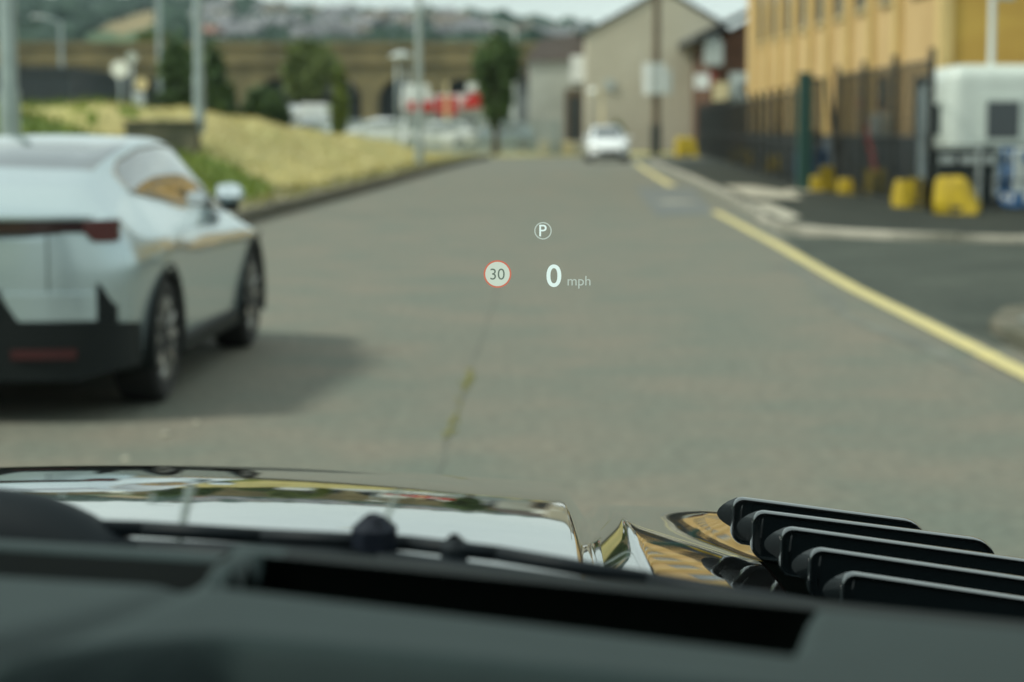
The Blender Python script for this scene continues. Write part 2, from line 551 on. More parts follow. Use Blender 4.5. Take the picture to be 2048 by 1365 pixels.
def bank_z(x, y):
    e = kerbL(min(y, 99.7)) - x
    yy = min(y, 108)
    wd = 6.2 - 2.2 * sst(60, 95, y)
    far = 0.16 + (Hb(yy) - 0.16) * sst(1.3, wd, e)
    near = 0.16 + 0.72 * sst(1.2, 3.9, e) + 0.95 * sst(4.9, 7.6, e)
    k = sst(47.6, 51.0, y) if e < 3.0 else sst(49.9, 50.3, y) if e > 4.2 else sst(47.6 + 2.3 * (e - 3) / 1.2, 51.0 - 0.7 * (e - 3) / 1.2, y)
    z = near * (1 - k) + far * k
    z *= 1 - 0.75 * sst(15, 26, e)
    z += (0.05 * math.sin(x * 1.7 + y * 0.6) + 0.04 * math.sin(y * 1.3 - x * 0.8)) * sst(1.5, 4, e)
    if y > 93:
        z = z * (1 - sst(93, 101, y)) + 0.12 * sst(93, 101, y)
    return z


def bank_m(x, y):
    e = kerbL(min(y, 99.7)) - x
    if e < 1.35 + 0.25 * math.sin(y * 0.7): return 2
    n = 0.5 * math.sin(y * 0.5) + 0.4 * math.sin(x * 0.9 + y * 0.2)
    if x < -9.0 and y < 62 and math.sin(x * 0.9 + 1.1) + math.sin(y * 0.45 + x * 0.3) + 0.9 * random.uniform(-1, 1) > 0.2: return 1
    if y < 49.6 - 1.6 * sst(3.2, 1.4, e) + 0.5 * n * sst(4.2, 3.5, e): return 1
    return 0


g = MB()
bx = np.concatenate([np.linspace(0.16, 7, 30), np.linspace(7.6, 30, 24)])
by = np.unique(np.concatenate([np.linspace(-25, 15, 24), np.linspace(16, 47, 48), np.linspace(47, 52, 34), np.linspace(52, 100, 74)]))
nu = len(bx)
pts = [(kerbL(min(y, 99.7)) - e, y, bank_z(kerbL(min(y, 99.7)) - e, y)) for y in by for e in bx]
k = 0
fs, mi = [], []
for j in range(len(by) - 1):
    for i in range(nu - 1):
        a = j * nu + i
        fs.append((a, a + 1, a + nu + 1, a + nu))
        cxx = (pts[a][0] + pts[a + nu + 1][0]) / 2
        cyy = (pts[a][1] + pts[a + nu + 1][1]) / 2
        mi.append(bank_m(cxx, cyy))
g.add(pts, fs)
g.mi = mi
struct(g.build('grass_bank', [M['straw'], M['green_grass'], M['verge']], smooth=True))
g = MB()
g.add([(-30, 108, 0.03), (-1.5, 103.5, 0.03), (4.0, 106.5, 0.03), (9, 111, 0.03), (9, 124, 0.03), (-30, 122, 0.03)], [(0, 1, 2, 3, 4, 5)])
struct(g.build('dry_verge', M['straw']))


def blades(name, n, region, m, hmin, hmax, seed):
    r = np.random.default_rng(seed)
    vs, fs = [], []
    c = 0
    while c < n:
        y = float(r.uniform(18, 99))
        e = float(r.uniform(0.3, 16))
        x = kerbL(y) - e
        if not region(bank_m(x, y), e): continue
        z = bank_z(x, y) - 0.02
        h = float(r.uniform(hmin, hmax))
        a = float(r.uniform(0, 6.28))
        lx, ly = float(r.normal(0, 0.12)), float(r.normal(0, 0.12))
        wd = 0.035
        k = len(vs)
        dx, dy = math.cos(a) * wd, math.sin(a) * wd
        vs += [(x - dx, y - dy, z), (x + dx, y + dy, z), (x + lx + dx * 0.3, y + ly, z + h)]
        fs.append((k, k + 1, k + 2))
        c += 1
    me = bpy.data.meshes.new(name)
    me.from_pydata(vs, [], fs)
    me.materials.append(m)
    o = bpy.data.objects.new(name, me)
    COL.objects.link(o)
    return o


tag(blades('dry_grass', 30000, lambda b, e: b == 0, M['straw_blade'], 0.04, 0.13, 3), 'straw coloured dry grass covering the roadside bank', 'grass', kind='stuff')
tag(blades('green_grass', 14000, lambda b, e: b == 1, M['green_grass'], 0.08, 0.30, 4), 'lush green grass along the foot of the bank', 'grass', kind='stuff')
tag(blades('kerb_weeds', 1500, lambda b, e: b == 2 and e < 1.4, M['moss'], 0.05, 0.24, 5), 'yellow green weeds growing along the kerb', 'weeds', kind='stuff')

# retaining wall in the bank
g = MB()
g.cbox(-9.10, -7.42, 49.55, 50.35, 0.6, 1.64, 0.03)
rw = empty('retaining_wall', (0, 0, 0))
g.build('wall_face', M['weathered_concrete'], rw)
g = MB()
g.cbox(-9.15, -7.38, 49.50, 50.40, 1.641, 1.70, 0.015)
g.build('coping', M['weathered_concrete'], rw)
tag(rw, 'short dark weathered concrete wall set into the dry grass bank', 'wall')


# ------------------------------------------------------------------ far hill
ridge = pchip([(-420, 72), (-300, 74), (-260, 73), (-215, 71), (-180, 74), (-160, 68), (-130, 64), (-95, 65), (-60, 63), (-40, 64), (-15, 61), (10, 58), (60, 53), (140, 50), (420, 48)])


def hill_z(x, y):
    xr = x * 1200 / max(y, 300)
    top = ridge(xr) - 6
    t = (y - 430) / (1200 - 430)
    if t < 0: return -1.0 + 6.0 * 0
    z = 7 * sst(0, 0.12, t) + (top - 7) * (t if t < 1 else 1 - 0.12 * (t - 1))
    z += 1.6 * math.sin(x * 0.031 + y * 0.011) * min(1, t * 3)
    return z - 1.0 * (1 - min(1, t * 20))


def pxw(x, y):
    """bearing of a point in the hill as x/y and its rise as (z-1.6)/y"""
    return x / y, (hill_z(x, y) - 1.6) / y


straw_f = [(-0.198, 0.0435), (-0.190, 0.048), (-0.180, 0.0515), (-0.171, 0.0535), (-0.163, 0.054), (-0.166, 0.049), (-0.172, 0.0455), (-0.186, 0.0415), (-0.188, 0.044), (-0.192, 0.0432)]
green_f = [(-0.222, 0.033), (-0.205, 0.042), (-0.196, 0.046), (-0.188, 0.0445), (-0.186, 0.041), (-0.20, 0.039), (-0.215, 0.033)]
yel_f = [(0.012, 0.0425), (0.032, 0.0425), (0.031, 0.0475), (0.014, 0.0475)]
g = MB()
hx = np.linspace(-460, 420, 190)
hy = np.concatenate([np.linspace(420, 1200, 150), np.linspace(1212, 1500, 12)])
pts = [(x, y, hill_z(x, y)) for y in hy for x in hx]
nu = len(hx)
fs, mi = [], []
for j in range(len(hy) - 1):
    for i in range(nu - 1):
        a = j * nu + i
        fs.append((a, a + 1, a + nu + 1, a + nu))
        u, v = pxw((hx[i] + hx[i + 1]) / 2, (hy[j] + hy[j + 1]) / 2)
        mi.append(1 if inside(straw_f, u, v) else 2 if inside(yel_f, u, v) else 0)
g.add(pts, fs)
g.mi = mi
struct(g.build('hill', [M['hill_green'], M['hill_straw'], M['hill_yellow']], smooth=True))


def clump_mesh(n, place, size, m, name, seed):
    """a mass of tree crowns: many irregular low-faced lumps, each with its own shape"""
    r = np.random.default_rng(seed)
    ph = (1 + 5 ** 0.5) / 2
    iv = np.array([(-1, ph, 0), (1, ph, 0), (-1, -ph, 0), (1, -ph, 0), (0, -1, ph), (0, 1, ph), (0, -1, -ph), (0, 1, -ph), (ph, 0, -1), (ph, 0, 1), (-ph, 0, -1), (-ph, 0, 1)]) / 1.9
    ifc = [(0, 11, 5), (0, 5, 1), (0, 1, 7), (0, 7, 10), (0, 10, 11), (1, 5, 9), (5, 11, 4), (11, 10, 2), (10, 7, 6), (7, 1, 8), (3, 9, 4), (3, 4, 2), (3, 2, 6), (3, 6, 8), (3, 8, 9), (4, 9, 5), (2, 4, 11), (6, 2, 10), (8, 6, 7), (9, 8, 1)]
    vs, fs = [], []
    for i in range(n):
        p = place(r)
        if p is None: continue
        s = size * float(r.uniform(0.55, 1.35))
        q = iv * r.uniform(0.7, 1.3, (12, 1)) * s * np.array([1.0, 1.0, float(r.uniform(0.7, 1.2))])
        k = len(vs)
        vs += [(p[0] + a, p[1] + b, p[2] + c) for a, b, c in q]
        fs += [(a + k, b + k, c + k) for a, b, c in ifc]
    me = bpy.data.meshes.new(name)
    me.from_pydata(vs, [], fs)
    me.materials.append(m)
    o = bpy.data.objects.new(name, me)
    COL.objects.link(o)
    return o


def wood_place(r):
    for _ in range(40):
        y = float(r.uniform(440, 1205))
        x = float(r.uniform(-0.30, 0.20)) * y
        u, v = pxw(x, y)
        if any(inside(p, u, v + dh / y) for p in (straw_f, yel_f, green_f) for dh in (0, 3, 6, 9)): continue
        if u > -0.155 and v > 0.03 and v < 0.0515 - 0.0 and r.random() > 0.72: continue
        return x, y, hill_z(x, y) + 2.0
    return None


def ridge_place(r):
    x = float(r.uniform(-400, 300))
    y = float(r.uniform(1165, 1215))
    return x, y, hill_z(x, y) + 3.0


tag(clump_mesh(5200, wood_place, 5.2, M['wood_far'], 'woodland', 11), 'dark green woodland covering the far hillside', 'woodland', kind='stuff')
tag(clump_mesh(900, ridge_place, 7.0, M['wood_far'], 'ridge_woodland', 12), 'line of dark trees along the far ridge against the sky', 'woodland', kind='stuff')

# houses on the hillside
hw = [mat('house_cream', (0.38, 0.35, 0.27), 0.9), mat('house_grey', (0.27, 0.28, 0.26), 0.9), mat('house_white', (0.50, 0.51, 0.48), 0.9), mat('house_brick', (0.22, 0.175, 0.14), 0.9)]
hr = [mat('roof_grey', (0.15, 0.15, 0.16), 0.8), mat('roof_brown', (0.125, 0.105, 0.085), 0.8), mat('roof_red', (0.22, 0.10, 0.075), 0.8)]
hwin = mat('house_window', (0.03, 0.035, 0.04), 0.1)


def make_house(wm, rm, wn, rn):
    o = empty('hillside_house')
    MB().box(-5, 5, -4, 4, -3, 5.2).build('wall', wm, o)
    rf = MB().prism([(-4.5, 5.0), (4.5, 5.0), (0, 8.2)], -5.3, 5.3, 'x').build('roof', rm, o)
    MB().box(3.2, 4.2, -0.5, 0.5, 7.0, 9.3).build('chimney', wm, rf)
    for x, z in ((-2.8, 0.8), (2.8, 0.8), (-2.8, 3.3), (2.8, 3.3)):
        MB().box(x - 0.8, x + 0.8, -4.06, -3.9, z, z + 1.3).build('window', hwin, o)
    tag(o, '%s house with %s roof on the far hillside' % (wn, rn), 'house', 'houses on the far hillside')
    return o


protos = [make_house(hw[a], hr[b], na, nb) for a, b, na, nb in ((0, 0, 'cream', 'grey'), (1, 0, 'grey stone', 'grey'), (2, 0, 'white', 'grey'), (0, 1, 'cream', 'brown'), (2, 2, 'white', 'red'), (3, 0, 'red brick', 'grey'))]
used = [False] * len(protos)
rh = random.Random(21)
rows = []
# terraces: (bearing start, bearing end, rise, count)
for u0, u1, v, n in ((-0.150, -0.100, 0.0375, 9), (-0.120, -0.085, 0.046, 7), (-0.085, -0.045, 0.0495, 8), (-0.088, -0.040, 0.0425, 9), (-0.095, -0.03, 0.036, 12), (-0.060, -0.010, 0.0395, 9),
                     (-0.044, -0.006, 0.0465, 8), (-0.03, 0.030, 0.0345, 12), (-0.155, -0.125, 0.0535, 5), (-0.165, -0.12, 0.0325, 6), (-0.10, -0.065, 0.032, 6), (0.006, 0.036, 0.0385, 6), (-0.148, -0.13, 0.0465, 4), (-0.08, -0.05, 0.0535, 4)):
    for i in range(n):
        rows.append((u0 + (u1 - u0) * (i + rh.uniform(0.1, 0.9)) / n, v + rh.gauss(0, 0.0011)))
for u, v in rows:
    best, by_ = 1e9, 700
    for yy in np.linspace(470, 1190, 90):
        d = abs((hill_z(u * yy, yy) - 1.6) / yy - v)
        if d < best: best, by_ = d, float(yy)
    if best > 0.003 or rh.random() < 0.28: continue
    kx = rh.choices(range(6), (4, 4, 4, 3, 0.5, 1.0))[0]
    o = protos[kx] if not used[kx] else copy_tree(protos[kx])
    used[kx] = True
    lm = 'thick lamp post' if u < -0.135 else 'dark tree' if u < -0.112 else 'white van' if u < -0.085 else 'dark shelter' if u < -0.062 else 'domed mast' if u < -0.042 else 'red fascia' if u < -0.018 else 'columnar tree' if u < 0.006 else 'pale rendered house'
    hg = 'low on' if v < 0.0355 else 'lower down' if v < 0.041 else 'midway up' if v < 0.048 else 'high on'
    wn_, rn_ = [('cream', 'grey'), ('grey stone', 'grey'), ('white', 'grey'), ('cream', 'brown'), ('white', 'red'), ('red brick', 'grey')][kx]
    o['label'] = '%s house with %s roof %s the hill, over the %s' % (wn_, rn_, hg, lm)
    o.location = (u * by_, by_, hill_z(u * by_, by_) + 1.5)
    o.rotation_euler.z = rh.choice([0.15, -0.2, 0.4, 1.4, -0.5]) + rh.gauss(0, 0.1)
    s_ = rh.uniform(0.85, 1.2)
    o.scale = (s_, s_, s_)

for kx, o in enumerate(protos):
    if not used[kx]:
        for c in [g_ for ch in o.children for g_ in ch.children] + list(o.children) + [o]:
            bpy.data.objects.remove(c)

# ------------------------------------------------------------------ viaduct
via = empty('viaduct', (0, 260, 0))
PER, CX0, NA = 7.553, -51.3 - 7.553 * 4, 16
for i in range(NA):
    cx = CX0 + PER * i
    arch = [(cx - PER / 2 + 0.002, 11.0), (cx - PER / 2 + 0.002, 0), (cx - 2.75, 0), (cx - 2.75, 4.5)]
    for k in range(1, 12):
        a = math.pi * (1 - k / 12)
        arch.append((cx + 2.75 * math.cos(a), 4.5 + 2.75 * math.sin(a)))
    arch += [(cx + 2.75, 4.5), (cx + 2.75, 0), (cx + PER / 2 - 0.002, 0), (cx + PER / 2 - 0.002, 11.0)]
    MB().prism(arch, -2.5, 2.5).build('arch_bay', M['stone_brown'], via)
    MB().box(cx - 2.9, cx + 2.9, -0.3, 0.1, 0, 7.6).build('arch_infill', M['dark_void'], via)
MB().box(CX0 - PER, CX0 + PER * NA, -2.9, 2.9, 8.9, 9.25).build('string_course', M['stone_brown'], via)
MB().box(CX0 - PER, CX0 + PER * NA, -2.75, -2.3, 11.0, 11.6).build('parapet', M['stone_brown'], via)
tag(via, 'long brown sandstone railway viaduct with dark arches below the hill', 'viaduct')


# ------------------------------------------------------------------ trees
def leaf_mass(n, centre, rad, size, seed, taper=None, clumps=26):
    r = np.random.default_rng(seed)
    cc = []
    while len(cc) < clumps:
        p = r.uniform(-1, 1, 3)
        if p @ p < 1:
            cc.append(p * 0.86)
    vs, fs = [], []
    for i in range(n):
        p = cc[int(r.integers(clumps))] + r.normal(0, 0.17, 3)
        if taper: 
            f = taper(p[2])
            p = np.array([p[0] * f, p[1] * f, p[2]])
        p = p * rad + centre
        a = r.normal(0, 1, 3); a /= np.linalg.norm(a)
        b = np.cross(a, r.normal(0, 1, 3)); b /= np.linalg.norm(b)
        s = size * r.uniform(0.6, 1.4)
        k = len(vs)
        vs += [tuple(p - a * s), tuple(p + b * s * 0.5), tuple(p + a * s), tuple(p - b * s * 0.5)]
        fs.append((k, k + 1, k + 2, k + 3))
    return vs, fs


def tree(name, loc, trunk_h, trunk_r, centre, rad, n, size, m, label, cat='tree', seed=1, taper=None, group=None):
    o = empty(name, loc)
    t = MB()
    t.tube((0, 0, -0.4), (0.05, 0, trunk_h), trunk_r, trunk_r * 0.7, 8)
    r = random.Random(seed)
    for k in range(6):
        a = k * 1.05 + r.uniform(-0.3, 0.3)
        t.tube((0.05, 0, trunk_h * r.uniform(0.7, 1.0)), (math.cos(a) * rad[0] * 0.55, math.sin(a) * rad[1] * 0.55, centre[2] + rad[2] * r.uniform(-0.3, 0.5)), trunk_r * 0.5, trunk_r * 0.12, 6)
    t.build('trunk', M['bark'], o, smooth=True)
    vs, fs = leaf_mass(n, np.array(centre), np.array(rad), size, seed, taper)
    c = MB()
    c.add(vs, fs)
    me = bpy.data.meshes.new('crown')
    me.from_pydata(c.v, [], c.f)
    me.materials.append(m)
    co = bpy.data.objects.new('crown', me)
    COL.objects.link(co)
    co.parent = o
    tag(o, label, cat, group)
    return o


tree('broadleaf_tree', (-17.4, 115, 0.3), 1.5, 0.25, (0, 0, 3.1), (2.15, 2.0, 2.7), 9000, 0.26, M['leaf_dark'], 'dense dark green tree behind the bank, spreading to the ground', seed=5, taper=lambda z: 1.0 - 0.28 * z)
tree('bush', (-13.9, 118, 0.3), 0.6, 0.14, (0, 0, 1.75), (1.35, 1.3, 1.6), 4500, 0.22, M['leaf_dark'], 'rounded dark bush between the dark tree and the white van', 'bush', seed=6)
tree('round_tree', (-13.2, 140, 0), 2.2, 0.2, (0, 0, 5.2), (1.75, 1.6, 2.0), 6500, 0.24, M['leaf_mid'], 'round topped mid green tree above the dark flat roofed shelter', seed=7)
tree('ivy_shrub', (-7.75, 95, 0.2), 0.8, 0.07, (0, 0, 2.35), (0.42, 0.40, 1.6), 2200, 0.15, M['leaf_bright'], 'narrow yellow green shrub standing beside the white trailer', 'shrub', seed=8)
tree('columnar_tree', (-0.85, 108, 0.0), 2.0, 0.20, (0, 0, 4.0), (1.15, 1.1, 2.3), 7000, 0.22, M['leaf_dark'], 'upright oval dark green tree beside the red fronted building', seed=9, taper=lambda z: 1.0 + 0.22 * z - 0.45 * max(0, z - 0.3))
tree('bush', (-15.5, 128, 0.3), 0.4, 0.12, (0, 0, 5.9), (2.2, 1.4, 1.0), 1300, 0.25, M['leaf_bright'], 'low light green scrub on top of the brown viaduct', 'bush', seed=10).location = (-44.0, 259.5, 6.5)
tree('bush', (4.9, 112, 0.0), 0.4, 0.08, (0, 0, 0.75), (0.42, 0.4, 0.55), 500, 0.12, M['leaf_mid'], 'small green bush at the foot of the gable wall above the white car', 'bush', seed=13).location = (6.1, 122, 0.5)


# ------------------------------------------------------------------ lamp posts and masts
def lamp_post(name, loc, h, r0, r1, arm, m, label, head=True, group=None):
    o = empty(name, loc)
    MB().tube((0, 0, -0.5), (0, 0, h), r0, r1, 14).build('post', m, o, smooth=True, auto=40)
    MB().tube((0, 0, -0.4), (0, 0, 0.9), r0 * 1.18, r0 * 1.18, 14).build('base_sleeve', m, o, smooth=True, auto=40)
    if head:
        MB().tube((0, 0, h - 0.05), (arm, 0, h + 0.25), r1 * 0.7, r1 * 0.6, 8).build('bracket_arm', m, o, smooth=True)
        MB().cbox(arm - 0.1, arm + 0.6 * (1 if arm > 0 else -1) if arm > 0 else arm + 0.1, -0.13, 0.13, h + 0.2, h + 0.33, 0.03).build('lamp_head', M['galv_white'], o) if arm > 0 else MB().cbox(arm - 0.6, arm + 0.1, -0.13, 0.13, h + 0.2, h + 0.33, 0.03).build('lamp_head', M['galv_white'], o)
    tag(o, label, 'lamp post', group)
    return o


lamp_post('lamp_post', (-8.56, 36.0, 1.30), 8.5, 0.150, 0.125, 1.2, M['galv'], 'thick grey lamp post on the bank directly behind the silver car')
lamp_post('lamp_post', (-7.40, 50.0, 1.9), 8.0, 0.115, 0.09, 1.2, M['galv'], 'grey lamp post in front of the dense dark green tree')
lamp_post('lamp_post', (-3.29, 75.0, 0.2), 9.0, 0.13, 0.10, -1.0, M['galv'], 'tall grey lamp post left of the red fronted building')
lamp_post('lamp_post', (0.12, 128.0, 0), 7.4, 0.15, 0.12, -0.9, M['galv_white'], 'pale slim lamp post rising behind the columnar tree')
lamp_post('lamp_post', (-19.97, 120.0, 0), 9.6, 0.16, 0.12, 1.0, M['galv'], 'faint distant lamp post between the viaduct and the thick posts')
lamp_post('lamp_post', (-23.4, 110.0, 0), 6.9, 0.12, 0.09, -0.9, M['galv'], 'distant lamp post with its head against the dark wooded hill')
lamp_post('lamp_post', (-3.69, 120.0, 0), 4.0, 0.12, 0.10, 1.0, M['cream'], 'short cream post over the middle of the red fascia', head=False)

# high mast with a wide white light canopy
o = empty('light_mast', (-5.85, 112, 0))
for dx in (-0.22, 0.30):
    MB().tube((dx, 0, 0), (dx, 0, 5.2), 0.07, 0.06, 8).build('mast', M['galv'], o, smooth=True)
MB().lathe([(0.30, 5.10), (0.60, 5.16), (0.58, 5.26), (0.40, 5.38), (0.02, 5.50)], (0, 0, 0), n=18).build('light_canopy', M['pale_plastic'], o, smooth=True, auto=50)
tag(o, 'twin pole mast carrying a white domed lamp canopy before the viaduct', 'light mast')


def round_sign(loc, h, r, m, label):
    o = empty('road_sign', loc)
    MB().tube((0, 0, -0.3), (0, 0, h + r), 0.04, 0.04, 8).build('post', M['galv'], o, smooth=True)
    MB().lathe([(r, -0.05), (r, -0.03), (r * 0.97, -0.025)], (0, 0, h), 'y', 20).build('sign_disc', m, o)
    tag(o, label, 'road sign')


round_sign((-16.3, 88, 0.9), 3.0, 0.36, M['white'], 'large round white sign on a grey post left of the dark tree')
round_sign((-17.05, 95, 0.9), 3.7, 0.26, M['pale_plastic'], 'small grey round sign standing highest before the viaduct')
round_sign((-16.1, 92, 0.9), 2.45, 0.27, M['cream'], 'small cream round sign, lowest of the three signs')

# ------------------------------------------------------------------ buildings on the left and in the middle
o = empty('warehouse', (-27.0, 100, 0))
MB().box(-8, 6.15, 0, 16, -0.2, 4.05).build('wall', M['navy_clad'], o)
MB().box(-8.1, 6.25, -0.1, 16.1, 4.06, 4.3).build('roof', M['navy_clad'], o)
for i in range(28):
    x = -7.8 + i * 0.5
    MB().box(x, x + 0.08, -0.05, 0.02, 0, 4.0).build('cladding_rib', M['navy_clad'], o)
tag(o, 'dark navy flat roofed metal shed behind the thick lamp post', 'building')

o = empty('shelter', (-13.0, 150, 0))
MB().box(-3.2, 1.2, 0, 7, 3.75, 4.6).build('roof', M['slate'], o)
MB().box(-3.0, 1.0, 2.2, 6.8, 0, 3.75).build('wall', M['dark_void'], o)
for x in (-3.0, -1.5, 0.0, 1.0):
    MB().box(x - 0.1, x + 0.1, 0.1, 0.3, 0, 3.75).build('post', M['slate'], o)
tag(o, 'dark flat roofed open shelter behind the white van', 'building')

o = empty('shop', (-3.9, 126, 0))
MB().box(-2.6, 2.4, 0, 9, 0, 2.5).build('wall', M['pale_plastic'], o)
MB().box(-2.6, -1.05, -0.25, -0.02, 3.0, 4.0).build('white_sign_board', M['white'], o)
MB().box(-2.35, -0.75, -0.3, -0.02, 2.45, 2.98).build('red_fascia', M['red'], o)
MB().box(-0.55, 0.62, -0.3, -0.02, 2.20, 3.25).build('red_fascia', M['red'], o)
g = MB()
g.prism([(0.98, 2.55), (2.72, 2.75), (2.55, 3.65), (2.0, 3.72), (1.0, 3.05)], -0.3, -0.02)
g.build('red_fascia', M['red'], o)
MB().box(1.2, 2.2, -0.25, -0.03, 3.6, 4.05).build('white_sign_board', M['white'], o)
MB().box(-2.7, 2.5, 0.02, 9.1, 2.51, 3.4).build('roof', M['white'], o)
for x in (-1.9, -0.3, 1.3):
    MB().box(x - 0.5, x + 0.5, -0.06, 0.03, 0.2, 2.0).build('window', M['win_glass'], o)
tag(o, 'low white shop with three bright red fascia panels', 'building')

# gable building
GY = 130
o = empty('gable_building', (9.3, GY, 0))
MB().prism([(-4.75, 0), (4.9, 0), (4.9, 6.0), (3.5, 7.7), (0.0, 9.75), (-4.75, 7.1)], 0, 22).build('wall', M['render_grey'], o)
rf = MB()
rf.prism([(-4.95, 7.02), (0.0, 9.80), (0.0, 10.0), (-5.1, 7.14)], -0.12, 22.1)
rf.build('roof', M['slate'], o)
rf = MB()
rf.prism([(0.0, 9.80), (3.5, 7.75), (5.0, 6.0), (5.2, 6.1), (3.55, 7.95), (0.0, 10.0)], -0.12, 22.1)
rf.build('roof', M['slate'], o)
MB().box(2.2, 4.4, -0.08, 0.03, 0, 2.4).build('garage_door', M['render_dark'], o)
MB().box(-3.6, -3.0, -0.15, 0.02, 3.7, 4.35).build('wall_vent', M['pale_plastic'], o)
tag(o, 'tall grey pebbledashed building with a broad blank gable end', 'building')

o = empty('side_house', (3.0, 134, 0))
MB().box(-1.9, 1.5, 0, 14, 0, 5.6).build('wall', M['render_pale'], o)
MB().prism([(-2.2, 5.6), (1.6, 5.6), (1.6, 7.4), (-1.2, 7.0)], -0.2, 14.2).build('roof', mat('brown_slate', (0.15, 0.125, 0.115), 0.9, var=0.2), o)
MB().box(0.35, 1.6, -0.12, 0.03, 0, 3.85).build('doorway', M['rust_pole'], o)
MB().box(0.62, 1.35, -0.16, -0.10, 0, 3.4).build('door', M['dark_void'], o)
MB().box(0.72, 1.62, -0.35, -0.02, 4.3, 5.95).build('white_sign_board', M['white'], o)
MB().box(-1.7, -0.1, -0.2, 0.02, 0, 0.9).build('low_wall', M['render_pale'], o)
tag(o, 'pale rendered house with a dark doorway joined to the gable building', 'building')

o = empty('annexe', (0.55, 139, 0))
MB().box(-0.9, 1.2, 0, 8, 0, 4.2).build('wall', M['render_dark'], o)
MB().prism([(-1.1, 4.2), (1.4, 4.2), (1.4, 5.4), (0.2, 5.2)], -0.2, 8.2).build('roof', M['slate'], o)
MB().box(0.4, 1.2, -0.3, 0.0, 4.6, 5.3).build('chimney', M['brick_brown'], o)
tag(o, 'small grey slate walled building right of the columnar tree', 'building')

# curved street lamp near the doorway
o = empty('bracket_lamp', (4.15, 115, 0))
g = MB()
pp = [(0.75, 0, 0), (0.75, 0, 3.0)] + [(0.75 - 0.35 * (1 - math.cos(a)), 0, 3.0 + 0.55 * math.sin(a)) for a in (0.4, 0.8, 1.2, 1.57)]
for a, b in zip(pp, pp[1:]): g.tube(a, b, 0.06, 0.06, 8)
g.build('post', M['cream'], o, smooth=True)
MB().lathe([(0.05, 3.58), (0.30, 3.42), (0.24, 3.30), (0.02, 3.26)], (0.25, 0, 0), n=14).build('lamp_head', M['white'], o, smooth=True)
tag(o, 'cream curved street lamp in front of the dark doorway', 'street lamp')

# brown pole with cabinets
o = empty('utility_pole', (7.67, 112.5, 0.1))
MB().tube((0, 0, -0.3), (0, 0, 11), 0.24, 0.17, 12).build('pole', M['rust_pole'], o, smooth=True, auto=40)
for x0, x1, mm in ((-0.72, -0.30, M['white']), (-0.27, 0.10, M['pale_plastic']), (0.13, 0.46, M['galv_white']), (0.5, 0.8, M['pale_plastic'])):
    MB().cbox(x0, x1, -0.34, -0.25, 3.1, 4.75 if x0 < 0.4 else 4.4, 0.02).build('equipment_panel', mm, o)
MB().tube((0, 0, -0.2), (0, 0, 1.5), 0.30, 0.28, 12).build('base_sleeve', M['black_steel'], o, smooth=True, auto=40)
tag(o, 'tall brown utility pole carrying pale equipment boxes, right of the white car', 'utility pole')

# brown brick house
o = empty('brick_house', (13.2, 118, 0))
MB().box(-2.1, 6, 0, 16, 0, 6.2).build('wall', M['brick_brown'], o)
MB().prism([(-2.1, 6.2), (6, 6.2), (6, 10.4)], 0.0, 16).build('gable', M['brick_brown'], o)
MB().prism([(-3.0, 6.25), (6.2, 10.6), (6.2, 11.05), (-3.0, 6.6)], -0.7, 16).build('roof', M['slate'], o)
for k, x in enumerate((-2.45, -2.0)):
    MB().tube((x + 0.2, -0.3, 4.9), (x + 0.2, -0.3, 6.5), 0.17, 0.17, 10).build('bay_post', M['pale_plastic'], o, smooth=True)
MB().box(-2.5, -1.5, -0.5, 0.02, 4.9, 6.2).build('bay_window', M['pale_plastic'], o)
MB().box(-2.2, -1.85, -0.4, -0.02, 3.6, 4.5).build('sign_board', mat('dull_red', (0.26, 0.05, 0.04), 0.6), o)
MB().box(-3.0, -2.25, -0.6, -0.02, 3.6, 4.4).build('white_sign_board', M['white'], o)
MB().box(-2.0, -1.2, -1.0, -0.02, 2.9, 3.95).build('cabinet', M['cream'], o)
MB().box(-1.1, 0.5, -0.6, -0.02, 2.7, 4.5).build('plant_unit', M['pale_plastic'], o)
MB().lathe([(0.30, -0.64), (0.30, -0.60)], (-0.30, 0, 3.6), 'y', 16).build('fan_opening', M['dark_void'], o)
tag(o, 'dark brown brick house with an overhanging slate roof behind the black fence', 'building')

# ------------------------------------------------------------------ the long yellow building
yb = empty('yellow_building', (0, 0, 0))
CY, CX, FAR = 42.0, 8.65, 78.0
def wx(y): return CX + (y - CY) * 0.0
ZT = 8.2
MB().box(CX, CX + 14, CY, FAR, 1.32, ZT).build('wall', [M['tan_brick']], yb)
MB().box(CX - 0.05, CX + 14, CY - 0.05, FAR, 0.0, 1.319).build('plinth', M['base_band'], yb)
MB().box(CX + 0.062, CX + 13.9, CY - 0.06, CY - 0.002, 1.32, ZT).build('end_wall', M['ochre_brick'], yb)
MB().box(CX - 0.3, CX + 14.3, CY - 0.3, FAR + 0.3, ZT, ZT + 0.4).build('roof', M['slate'], yb)
pil = [CY + 0.0, CY + 5.0]
while pil[-1] < FAR - 4: pil.append(pil[-1] + 3.45)
for y in pil:
    wdt = 0.42
    MB().box(CX - 0.17, CX + 0.06, y - (0.09 if y > CY else 0.12), y + wdt, 1.33, ZT - 0.01).build('pilaster', M['cream_pilaster'], yb)
